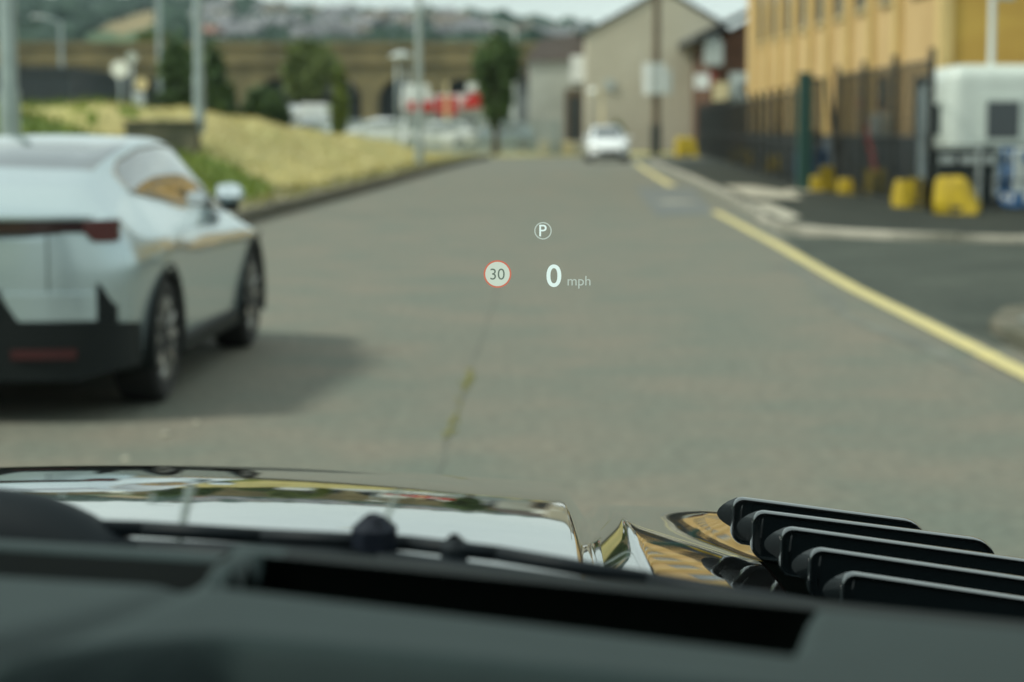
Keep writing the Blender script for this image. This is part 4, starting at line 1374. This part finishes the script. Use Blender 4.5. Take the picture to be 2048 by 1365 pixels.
# --- far white hatchback, facing the camera
TH = {
    'zt': [(0, 0.75), (0.05, 0.95), (0.15, 1.10), (0.5, 1.42), (1.0, 1.52), (1.8, 1.56), (2.4, 1.50), (2.9, 1.26), (3.35, 1.02), (3.8, 0.93), (4.1, 0.80), (4.25, 0.60)],
    'xre': [(0, 0.5), (0.15, 0.60), (0.5, 0.58), (1.8, 0.58), (2.6, 0.56), (3.35, 0.66), (3.9, 0.62), (4.25, 0.45)],
    'zre': [(0, 0.73), (0.15, 1.07), (0.5, 1.36), (1.0, 1.46), (1.8, 1.50), (2.4, 1.44), (2.9, 1.21), (3.35, 0.98), (3.8, 0.89), (4.1, 0.77), (4.25, 0.57)],
    'xb': [(0, 0.6), (0.15, 0.78), (0.6, 0.82), (1.8, 0.82), (3.3, 0.82), (3.9, 0.78), (4.25, 0.5)],
    'zb': [(0, 0.70), (0.2, 0.95), (1.0, 1.02), (2.5, 0.98), (3.3, 0.93), (3.9, 0.82), (4.25, 0.55)],
    'xs': [(0, 0.62), (0.15, 0.84), (0.6, 0.90), (1.8, 0.905), (3.3, 0.905), (3.9, 0.86), (4.15, 0.74), (4.25, 0.55)],
    'zs': [(0, 0.6), (0.3, 0.75), (2.0, 0.75), (3.5, 0.74), (4.25, 0.5)],
    'zl': [(0, 0.36), (0.4, 0.22), (3.8, 0.20), (4.25, 0.28)],
}
hpoly = [(0.55, 1.08), (0.75, 1.38), (1.3, 1.44), (2.2, 1.41), (2.6, 1.28), (3.05, 1.03), (2.0, 1.04)]


def hatch(name, loc, rz, paint, label, group=None, coarse=False):
    o = empty(name, loc, rz)
    reg, F = car_shell(TH, 34 if coarse else 62, 2 if coarse else 4, [(0.72, 0.33), (3.42, 0.33)], [hpoly], (2.42, 3.30), (0.16, 0.62), arch=0.37)
    for k, (v, f) in reg.items():
        nm_ = {'body': ('body', paint), 'sill': ('sill', M['cladding']), 'windscreen': ('windscreen', M['car_glass']), 'rear_window': ('rear_window', M['car_glass'])}.get(k, ('side_window', M['car_glass']))
        weld(v, f, nm_[0], nm_[1], o)
    fr = pchip([(0, 4.25), (0.50, 4.24), (0.74, 4.15), (0.86, 3.9), (0.905, 3.4)])
    bk = pchip([(0, 0.0), (0.6, 0.0), (0.84, 0.15), (0.90, 0.6)])
    strip(fr, -0.45, 0.45, 0.36, 0.50, 0.012, 0.04, 'grille', M['cladding'], o, 14, sgn=1)
    strip(fr, -0.72, 0.72, 0.27, 0.33, 0.02, 0.05, 'front_splitter', M['cladding'], o, 18, sgn=1)
    for s in (1, -1):
        a, b = (0.52, 0.80) if s > 0 else (-0.80, -0.52)
        strip(fr, a, b, 0.60, 0.70, 0.010, 0.05, 'headlight', M['lamp_clear'], o, 10, sgn=1)
        a, b = (0.56, 0.83) if s > 0 else (-0.83, -0.56)
        strip(bk, a, b, 0.74, 0.90, 0.012, 0.05, 'tail_light', M['tail_red'], o, 8)
        for wy in (0.72, 3.42):
            wheel(o, s * 0.79, wy, 0.33, 0.33, 0.21, s, simple=True)
        MB().cbox(min(s * 0.86, s * 1.04), max(s * 0.86, s * 1.04), 2.88, 2.99, 0.98, 1.12, 0.03).build('door_mirror', paint, o)
    MB().box(-0.6, 0.6, 0.3, 3.9, 0.18, 0.3).build('underbody', M['cladding'], o)
    tag(o, label, 'car', group)
    return o


hatch('white_car', (4.08, 94.6, 0.0), R(180 + 1.5), M['white_car_paint'], 'white hatchback parked facing the camera at the far right kerb')


# --- vans, trailer and parked cars behind the bank
def van(loc, rz, label, cat='van', length=4.8, h=2.05, paint=None):
    o = empty('white_van', loc, rz)
    p = [(0, 0.35), (0, h * 0.93), (0.12, h), (length * 0.66, h), (length * 0.74, h * 0.97), (length * 0.88, h * 0.60), (length * 0.985, h * 0.52), (length, h * 0.38), (length, 0.3), (length * 0.9, 0.25), (0.1, 0.28)]
    MB().prism(p, -0.9, 0.9, 'x').build('body', paint or M['white_car_paint'], o, bevel=0.07)
    for s in (1, -1):
        MB().prism([(length * 0.66, h * 0.60), (length * 0.66, h * 0.88), (length * 0.745, h * 0.88), (length * 0.85, h * 0.60)], s * 0.885, s * 0.915, 'x').build('side_window', M['car_glass'], o)
        for wy in (0.9, length - 0.8):
            wheel(o, s * 0.80, wy, 0.33, 0.33, 0.22, s, simple=True)
    a, b = (length * 0.757, h * 0.94), (length * 0.878, h * 0.62)
    MB().add([(-0.78, a[0] + 0.03, a[1]), (0.78, a[0] + 0.03, a[1]), (0.82, b[0] + 0.03, b[1]), (-0.82, b[0] + 0.03, b[1]), (-0.78, a[0] - 0.05, a[1]), (0.78, a[0] - 0.05, a[1]), (0.82, b[0] - 0.05, b[1]), (-0.82, b[0] - 0.05, b[1])], [(0, 1, 2, 3), (7, 6, 5, 4), (0, 4, 5, 1), (1, 5, 6, 2), (2, 6, 7, 3), (3, 7, 4, 0)]).build('windscreen', M['car_glass'], o)
    for s in (1, -1):
        MB().box(s * 0.72 - 0.12, s * 0.72 + 0.12, length - 0.02, length + 0.02, h * 0.40, h * 0.48).build('headlight', M['lamp_clear'], o)
    tag(o, label, cat)
    return o


van((-12.35, 120, 0.65), R(75), 'white van behind the bank, right of the dark bush', length=2.9, h=2.05)
o = empty('box_trailer', (-11.0, 118, 0.2))
MB().cbox(-0.85, 0.60, 0, 3.0, 0.75, 2.55, 0.05).build('box', M['white'], o)
MB().box(-0.8, 0.55, 0.1, 3.3, 0.55, 0.745).build('chassis', M['cladding'], o)
MB().box(-0.14, -0.11, -0.02, 0.01, 0.85, 2.45).build('door_seam', M['pale_plastic'], o)
for s in (-0.8, 0.55):
    wheel(o, s, 1.6, 0.35, 0.35, 0.2, 1 if s > 0 else -1, simple=True)
tag(o, 'white box trailer parked right of the white van', 'trailer')
o = empty('container', (-23.9, 125, 1.3))
MB().cbox(-2.0, -0.35, 0, 3, 0, 2.05, 0.04).build('box', M['pale_plastic'], o)
for k in range(7):
    MB().box(-1.9 + k * 0.22, -1.82 + k * 0.22, -0.03, 0.01, 0.1, 1.95).build('rib', M['pale_plastic'], o)
tag(o, 'pale container right of the navy shed', 'container')
o = empty('container', (-21.7, 125, 1.3))
MB().cbox(-1.3, -0.55, 0, 3, 0, 2.2, 0.04).build('box', M['white'], o)
for k in range(3):
    MB().box(-1.2 + k * 0.22, -1.12 + k * 0.22, -0.03, 0.01, 0.1, 2.1).build('rib', M['white'], o)
tag(o, 'narrow white container under the large round sign', 'container')

lot = [((-9.2, 116, 0.3), 60, 'grey_car_paint', 'grey blue parked car just right of the white trailer'),
       ((-7.0, 119, 0.3), 85, 'dark_car_paint', 'charcoal parked car behind the fence below the shelter'),
       ((-5.4, 117, 0.4), 95, 'white_car_paint', 'white parked car below the left red fascia panel'),
       ((-1.9, 113, 0.25), 80, 'white_car_paint', 'white parked car just left of the columnar tree'),
       ((1.2, 117, 0.2), 100, 'grey_car_paint', 'grey blue parked car between the columnar tree and the doorway'),
       ((-16.5, 121, 0.9), 70, 'grey_car_paint', 'grey blue parked car in front of the dark tree')]
base_car = None
for (loc, rz, pm, lb) in lot:
    o = hatch('parked_car', (0, 0, 0), 0, M[pm], lb, 'cars parked behind the bank', coarse=True)
    o.location = loc
    o.rotation_euler.z = R(rz)

# palisade fence in front of the car park
pf = empty('palisade_fence', (0, 0, 0))
pm_ = MB().add([(-0.035, 0, 0), (0.035, 0, 0), (0.035, 0.02, 0), (-0.035, 0.02, 0), (-0.035, 0, 1.75), (0.035, 0, 1.75), (0.035, 0.02, 1.75), (-0.035, 0.02, 1.75), (0, 0, 1.87), (0, 0.02, 1.87)],
               [(3, 2, 1, 0), (0, 1, 5, 4), (2, 3, 7, 6), (1, 2, 6, 5), (3, 0, 4, 7), (4, 5, 8), (6, 7, 9), (5, 6, 9, 8), (7, 4, 8, 9)])
x = -10.2
first = None
while x < 2.4:
    y = 109 + 0.0 * x
    if first is None:
        first = pm_.build('pale', M['galv'], pf)
        first.location = (x, y, 0.05)
    else:
        c = first.copy()
        COL.objects.link(c)
        c.parent = pf
        c.location = (x, y, 0.05)
    x += 0.17
for z in (0.45, 1.5):
    MB().box(-10.3, 2.5, 109.02, 109.07, z, z + 0.06).build('rail', M['galv'], pf)
for k in range(6):
    MB().box(-10.25 + 2.5 * k, -10.15 + 2.5 * k, 109.07, 109.17, 0, 1.8).build('post', M['galv'], pf)
tag(pf, 'galvanised palisade fence in front of the parked cars', 'fence')

# low rubble and barrier at the end of the road
o = empty('barrier', (2.6, 110.5, 0))
for k in range(4):
    MB().cbox(-1.2 + 0.62 * k, -0.62 + 0.62 * k, -0.25, 0.25, 0, 0.75, 0.06).build('barrier_unit', M['concrete_pale'] if k % 2 else M['cream'], o)
MB().cbox(1.3, 1.75, -0.2, 0.2, 0, 0.9, 0.05).build('red_barrier_unit', M['red'], o)
tag(o, 'row of pale barrier blocks ending in a red one before the doorway', 'barrier')


# ------------------------------------------------------------------ the car the photograph is taken from
own = empty('black_car', (-0.37, 0, 0))
XC = -0.37


WY = np.linspace(1.4, 3.8, 240)
WS = np.interp(WY, [1.4, 1.5, 1.9, 2.0, 2.2, 2.35, 2.6, 2.85, 3.2, 3.8], [0.04, 0.035, 0.005, -0.035, -0.095, -0.145, -0.168, -0.182, -0.25, -0.4])
WZ = np.concatenate([[0], np.cumsum((WS[1:] + WS[:-1]) / 2 * np.diff(WY))])
WZ += 1.0925 - np.interp(2.85, WY, WZ)


def soft_max(p, q, t=0.0024):
    m = max(p, q)
    return m + t * math.log(math.exp((p - m) / t) + math.exp((q - m) / t))


def soft_min(p, q): return -soft_max(-p, -q)


def hood_z(s, y):
    """height of the bonnet skin; s = distance from the car's centre line"""
    d = 3.0 - y
    z = 1.109 + 0.163 * d - (0.0663 if d >= 0 else 0.28) * d * d
    a = abs(s)
    z -= 0.075 * s * s
    # the centre dome ends in a crease; beyond a narrow valley the wing panel falls away outboard
    wing = float(np.interp(y, WY, WZ)) - 0.30 * sst(2.6, 2.2, y) * (min(a, 0.62) - 0.495) - 0.17 * max(0, a - 0.62) - 6.0 * max(0, a - 0.90) ** 2
    z = soft_max(soft_min(z, z - 1.2 * (a - 0.438)), soft_min(wing, wing - 1.2 * (0.490 - a)))
    return z - 0.025 * s


g = MB()
su = np.unique(np.concatenate([np.linspace(-1.0, -0.6, 24), np.linspace(-0.6, -0.40, 32), np.linspace(-0.40, 0.40, 50), np.linspace(0.40, 0.60, 90), np.linspace(0.62, 1.0, 30)]))
hv = np.linspace(1.56, 3.72, 170)
g.grid(lambda s, y: (s, y, hood_z(s, y)), su, hv)
bon = g.build('bonnet', M['bonnet_paint'], own, smooth=True)
# front and sides of the car below the bonnet edge
g = MB()
g.grid(lambda s, t: (s, 3.72 + 0.10 * math.sin(t * math.pi), hood_z(s, 3.72) + (0.30 - hood_z(s, 3.72)) * t), su[::4], np.linspace(0.004, 1, 10))
g.build('front_bumper', M['bonnet_paint'], own, smooth=True)
for sd_ in (-1, 1):
    g = MB()
    g.grid(lambda y, t: (sd_ * (1.0 + 0.02 * math.sin(t * math.pi)), y, hood_z(sd_ * 1.0, y) + (0.35 - hood_z(sd_ * 1.0, y)) * t), np.linspace(1.56, 3.72, 20), np.linspace(0.004, 1, 8),
           skip=lambda i, j: (1.56 + 2.16 * (i + 0.5) / 19 - 2.85) ** 2 + (1.0 - 0.6 * (j + 0.5) / 7 - 0.4) ** 2 < 0.40 ** 2)
    g.build('wing', M['bonnet_paint'], own, smooth=True)
    wheel(own, sd_ * 0.88, 2.85, 0.38, 0.38, 0.26, sd_, simple=True)
    MB().cbox(min(sd_ * 0.96, sd_ * 1.01), max(sd_ * 0.96, sd_ * 1.01), -1.4, 1.55, 0.30, 1.16, 0.03).build('door', M['bonnet_paint'], own)
    g = MB()
    g.tube((sd_ * 0.93, 1.50, 1.16), (sd_ * 0.66, 0.34, 1.84), 0.045, 0.045, 8)
    g.build('pillar', M['cladding'], own, smooth=True)
MB().cbox(-0.72, 0.72, -1.6, 0.34, 1.84, 1.90, 0.02).build('roof', M['headliner'], own)
MB().cbox(-0.95, 0.95, -1.80, -1.65, 0.35, 1.90, 0.03).build('tailgate', M['slot'], own)
for sd_ in (-1, 1):
    MB().cbox(min(sd_ * 0.74, sd_ * 0.98), max(sd_ * 0.74, sd_ * 0.98), -1.64, -0.55, 1.162, 1.838, 0.03).build('rear_quarter_panel', M['slot'], own)
    MB().cbox(min(sd_ * 0.12, sd_ * 0.62), max(sd_ * 0.12, sd_ * 0.62), -0.85, -0.68, 0.60, 1.62, 0.05).build('seat_back', M['slot'], own)
MB().cbox(-0.95, 0.95, -1.64, 0.45, 0.35, 0.55, 0.03).build('floor_pan', M['slot'], own)

# bonnet louvres on both wings
tops = [(0.240, 2.255, 1.197, 0.454, 1.169), (0.253, 2.175, 1.197, 0.512, 1.164), (0.272, 2.090, 1.196, 0.56, 1.156), (0.286, 1.985, 1.196, 0.60, 1.150), (0.300, 1.875, 1.196, 0.62, 1.148)]


def louvre(x0, y0, z0, x1, z1, mirror=1):
    """one raised fin: a flat rounded-end face with a thick rim and a folded inner end"""
    ln = math.hypot(x1 - x0, z1 - z0)
    ux, uz = (x1 - x0) / ln, (z1 - z0) / ln
    H = 0.054
    rad = 0.014
    # outline in (along, down)
    out = []
    for cx, cy, a0 in ((rad, rad, 180), (ln - 0.026, 0.026, 270), (ln - rad * 0.6, H - rad * 0.6, 0), (rad, H - rad, 90)):
        rr = 0.026 if cx > ln / 2 and cy == 0.026 else (rad if cx < ln / 2 else rad * 0.6)
        for k in range(7):
            a = R(a0 + 90 * k / 6)
            out.append((cx + rr * math.cos(a), cy + rr * math.sin(a)))
    n = len(out)
    def to(p, q, dy):
        lean = -0.45 * q
        return ((x0 + ux * p - XC) * mirror if mirror > 0 else -(x0 + ux * p - XC), y0 - lean * 0.6 + dy, z0 + uz * p - q)
    def ins(p, q, d):
        cx, cy = min(max(p, 0.02), ln - 0.03), H / 2
        v = Vector((p - (0.02 if p < 0.02 else ln - 0.03 if p > ln - 0.03 else p), (q - cy)))
        l_ = v.length or 1
        return p - v.x / l_ * d, q - v.y / l_ * d
    g = MB()
    rings = []
    th = 0.0028
    rings.append([to(p, q, 0.012) for p, q in out])
    rings.append([to(p, q, 0.002) for p, q in out])
    rings.append([to(*ins(p, q, th * 0.35), -0.0016) for p, q in out])
    rings.append([to(*ins(p, q, th), -0.001) for p, q in out])
    rings.append([to(*ins(p, q, th * 1.35), 0.0022) for p, q in out])
    vs = [v for r in rings for v in r]
    fs = []
    for j in range(4):
        for k in range(n):
            fs.append((j * n + k, j * n + (k + 1) % n, (j + 1) * n + (k + 1) % n, (j + 1) * n + k))
    g.add(vs, fs)
    o = g.build('louvre', M['rim_grey'], bon, smooth=True, auto=60)
    f = MB()
    f.add([v for v in rings[4]], [tuple(range(n))])
    f.add([v for v in rings[0]], [tuple(range(n - 1, -1, -1))])
    # inner fold running down to a point on the bonnet
    a, b = to(0.0, 0.008, 0.0), to(0.0, H * 0.92, 0.0)
    ff = MB()
    sx_ = 1 if mirror > 0 else -1
    # a rounded beak that closes the fin's inner end
    top_ = to(0.006, 0.002, 0.004)
    bot_ = to(0.004, H * 0.8, 0.004)
    n_ = 10
    vs_ = []
    for i_ in range(n_ + 1):
        u_ = i_ / n_
        px_ = top_[0] + (bot_[0] - top_[0]) * u_ - sx_ * 0.020 * math.sin(math.pi * min(1, u_ * 1.15 + 0.0)) ** 0.8 if u_ < 0.87 else top_[0] + (bot_[0] - top_[0]) * u_
        py_ = top_[1] + (bot_[1] - top_[1]) * u_
        pz_ = top_[2] + (bot_[2] - top_[2]) * u_
        vs_ += [(px_, py_ + 0.010, pz_), (top_[0] + (bot_[0] - top_[0]) * u_ + sx_ * 0.006, py_ - 0.003, pz_)]
    ff.add(vs_, [(2 * i_, 2 * i_ + 1, 2 * i_ + 3, 2 * i_ + 2) for i_ in range(n_)])
    fo = ff.build('louvre_fold', M['rim_grey'], bon, smooth=True)
    f.build('louvre_face', M['gloss_black'], bon)
    return o


for a in tops:
    louvre(a[0], a[1], a[2], a[3], a[4])
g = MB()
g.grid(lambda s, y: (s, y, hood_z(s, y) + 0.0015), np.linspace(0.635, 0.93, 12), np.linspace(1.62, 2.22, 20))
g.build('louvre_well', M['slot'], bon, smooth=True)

# scuttle, wipers, windscreen
g = MB()
g.grid(lambda s, t: (s, 1.58 - 0.30 * t - 0.05 * s * s, 1.262 - 0.012 * t - 0.03 * s * s - 0.03 * s), np.linspace(-0.95, 0.95, 30), np.linspace(0, 1, 4))
g.build('scuttle_panel', M['wiper'], own, smooth=True)
g = MB()
hump_top = pchip([(-0.50, 1.352), (-0.10, 1.357), (0.00, 1.357), (0.05, 1.352), (0.085, 1.338), (0.115, 1.318), (0.16, 1.300), (0.20, 1.285)])
g.grid(lambda x, t: (x, 1.40 - 0.035 * math.cos(math.pi * t), 1.275 + (hump_top(x) - 1.275) * math.sin(math.pi * t) ** 0.6), np.linspace(-0.50, 0.20, 50), np.linspace(0, 1, 17))
hump = g.build('wiper_arm_cover', M['wiper'], own, smooth=True)
g = MB()
wp = [(-0.10, 1.40, 1.335), (0.12, 1.40, 1.328), (0.20, 1.40, 1.323), (0.30, 1.40, 1.318), (0.36, 1.39, 1.313), (0.46, 1.37, 1.300), (0.60, 1.34, 1.282)]
for a, b in zip(wp, wp[1:]): g.tube(a, b, 0.0055, 0.0055, 8)
g.build('wiper_arm', M['wiper'], own, smooth=True)
g = MB()
wp = [(-0.10, 1.385, 1.318), (0.12, 1.385, 1.314), (0.28, 1.385, 1.307), (0.42, 1.36, 1.293), (0.65, 1.32, 1.268)]
for a, b in zip(wp, wp[1:]): g.tube(a, b, 0.010, 0.010, 10)
g.build('wiper_blade', M['wiper'], own, smooth=True)
MB().cbox(0.262, 0.292, 1.38, 1.415, 1.30, 1.338, 0.009).build('wiper_joint', mat('blue_black_plastic', (0.004, 0.007, 0.014), 0.6, spec=0.2), own)
MB().cbox(0.322, 0.340, 1.38, 1.41, 1.296, 1.324, 0.006).build('wiper_clip', M['wiper'], own)

g = MB()
g.grid(lambda s, t: (s * (1 - 0.26 * t), 1.47 - 0.07 * s * s + (0.34 - 1.47) * t, 1.245 + (1.84 - 1.245) * t + 0.02 * math.sin(math.pi * t)), np.linspace(-0.93, 0.93, 25), np.linspace(0, 1, 12))
g.build('windscreen', M['windscreen'], own, smooth=True)


# dashboard
def dash_edge(y): return -0.163 + 0.10 * (y - 1.0) - 0.30 * (y - 1.0) ** 2


def dash_z(x, y):
    """x is across the car from the camera"""
    z = 1.364 - 0.100 * x + 0.080 * (1.0 - y)
    z -= 0.9 * max(0, y - 1.16) * 0.4
    e = dash_edge(y)
    lf = sst(e + 0.004, e - 0.012, x)
    zl = 1.358 - 0.06 * x + (0.13 if y < 1.04 else 0.07) * (1.04 - y)
    zl -= 0.9 * max(0, y - 1.18) * 0.4
    zl -= 0.034 * sst(1.040, 1.050, y) * sst(1.142, 1.134, y) * sst(-0.128, -0.150, x)
    z = z * (1 - lf) + zl * lf
    z -= 0.010 * math.exp(-((x - e) / 0.010) ** 2) * sst(1.09, 1.02, y)
    ly = 0.864 - 0.15 * sst(e + 0.07, e - 0.03, x)
    z -= 0.115 * sst(ly, ly - 0.045, y)
    return z


SLOT = [(-0.139, 1.0), (0.120, 1.0), (0.152, 1.105), (-0.126, 1.105)]
du = np.concatenate([np.linspace(-0.95, -0.30, 12), np.linspace(-0.29, 0.30, 119), np.linspace(0.31, 0.58, 8)])
dv = np.concatenate([np.linspace(0.55, 0.98, 50), np.linspace(0.985, 1.15, 56), np.linspace(1.156, 1.46, 22)])


def slotd(x, y):
    """how far inside the slot, with rounded sides"""
    l = -0.146 + 0.016 * (y - 1.0) / 0.105
    r = 0.122 + 0.030 * (y - 1.0) / 0.105
    c = 0.010
    return min(sst(l - c * 1.2, l + c * 1.2, x) * sst(r + c * 1.2, r - c * 1.2, x), sst(0.993, 1.001, y) * sst(1.1195, 1.1175, y))


g = MB()
pts, fs, mi = [], [], []
for y in dv:
    for x in du:
        yw = y - 0.14 * min(max(x + 0.139, 0.0), 0.27) * sst(1.116, 1.0, y) * sst(0.87, 0.95, y)
        pts.append((x - XC, yw, dash_z(x, yw) - 0.055 * slotd(x, y)))
nu = len(du)
for j in range(len(dv) - 1):
    for i in range(nu - 1):
        a = j * nu + i
        fs.append((a, a + 1, a + nu + 1, a + nu))
        mx_, my_ = (du[i] + du[i + 1]) / 2, (dv[j] + dv[j + 1]) / 2
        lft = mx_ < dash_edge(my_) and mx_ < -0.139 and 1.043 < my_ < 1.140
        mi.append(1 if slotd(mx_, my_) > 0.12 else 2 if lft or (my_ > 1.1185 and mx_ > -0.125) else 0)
dash_top = MB()
slot_b = MB()
dash_top.add(pts, [f for f, q in zip(fs, mi) if q == 0])
db = dash_top.build('dashboard', M['dash'], own, smooth=True)
slot_b.add(pts, [f for f, q in zip(fs, mi) if q == 1])
slot_b.build('display_slot', M['slot'], db, smooth=True)
shade_b = MB()
shade_b.add(pts, [f for f, q in zip(fs, mi) if q == 2])
shade_b.build('shaded_recess_lip', mat('dash_shade_tone', (0.010, 0.014, 0.014), 0.8, spec=0.2), db, smooth=True)  # left recess and far lip in a dark colour that paints their shade
g = MB()
g.box(-0.9, 0.93, 0.56, 1.40, 0.6, 1.18)
g.build('dash_body', M['slot'], db)
tag(own, 'glossy black bonnet, wing louvres and dashboard of the car in front of the viewer', 'car')

# ------------------------------------------------------------------ head-up display, an image floating over the bonnet
hud = empty('head_up_display', (0, 2.4, 1.43))
M['hud_white'] = emit('hud_white', (0.80, 0.93, 0.88), 0.95)
M['hud_dim'] = emit('hud_dim', (0.66, 0.74, 0.66), 0.72)
M['hud_disc'] = emit('hud_disc', (0.70, 0.78, 0.66), 0.84)
M['hud_red'] = emit('hud_red', (0.70, 0.20, 0.13), 0.85)
M['hud_grey'] = emit('hud_grey', (0.16, 0.20, 0.16), 0.9)


def text(s, name, x, z, h, m, y=0.0, bold=0.0, sx=1.0, parent=hud):
    c = bpy.data.curves.new('t', 'FONT')
    c.body = s
    c.size = 1.0
    c.align_x = 'CENTER'
    c.align_y = 'CENTER'
    c.offset = bold
    c.extrude = 0.0
    c.resolution_u = 6
    to_ = bpy.data.objects.new('t', c)
    me = bpy.data.meshes.new_from_object(to_)
    bpy.data.objects.remove(to_)
    co = np.array([v.co[:] for v in me.vertices])
    mn, mxx = co.min(0), co.max(0)
    k = h / (mxx[1] - mn[1])
    for v in me.vertices:
        v.co = ((v.co.x - (mn[0] + mxx[0]) / 2) * k * sx, 0, (v.co.y - (mn[1] + mxx[1]) / 2) * k)
    me.materials.clear()
    me.materials.append(m)
    o = bpy.data.objects.new(name, me)
    COL.objects.link(o)
    o.parent = parent
    o.location = (x, y, z)
    return o


def ring(name, x, z, r0, r1, m, y=0.0, n=40):
    g = MB()
    vs = [(r * math.cos(2 * math.pi * k / n), 0, r * math.sin(2 * math.pi * k / n)) for r in (r0, r1) for k in range(n)]
    g.add(vs, [(k, (k + 1) % n, n + (k + 1) % n, n + k) for k in range(n)])
    return g.build(name, m, hud, loc=(x, y, z))


def disc(name, x, z, r, m, y=0.0, n=40):
    g = MB()
    g.add([(r * math.cos(2 * math.pi * k / n), 0, r * math.sin(2 * math.pi * k / n)) for k in range(n)], [tuple(range(n))])
    return g.build(name, m, hud, loc=(x, y, z))


text('0', 'speed_digit', 0.0480, -0.0020, 0.0260, M['hud_white'], bold=0.012, sx=1.02)
text('mph', 'speed_unit', 0.0768, -0.0095, 0.0145, M['hud_dim'], sx=1.0)
disc('speed_limit_disc', -0.0166, 0.0, 0.0140, M['hud_disc'])
ring('speed_limit_ring', -0.0166, 0.0, 0.0140, 0.0158, M['hud_red'])
text('30', 'speed_limit_number', -0.0166, 0.0, 0.0128, M['hud_grey'], y=-0.002)
ring('park_ring', 0.0354, 0.0495, 0.0086, 0.0100, M['hud_dim'])
text('P', 'park_letter', 0.0354, 0.0498, 0.0132, M['hud_white'], bold=0.004)
tag(hud, 'white head-up display reading P, 30 and 0 mph, floating above the bonnet', 'display')

# ------------------------------------------------------------------ haze in the air
hz = MB().box(-620, 620, -58, 1560, -4, 108).build('haze', bpy.data.materials.new('haze_air'))
hm = hz.data.materials[0]
hm.use_nodes = True
t_ = hm.node_tree
t_.nodes.clear()
pv = t_.nodes.new('ShaderNodeVolumePrincipled')
pv.inputs['Color'].default_value = (0.72, 0.90, 0.95, 1)
pv.inputs['Density'].default_value = 0.00010
pv.inputs['Anisotropy'].default_value = 0.0
ho = t_.nodes.new('ShaderNodeOutputMaterial')
t_.links.new(pv.outputs[0], ho.inputs['Volume'])
hz['kind'] = 'stuff'
hz['label'] = 'thin pale haze over the distant hillside'
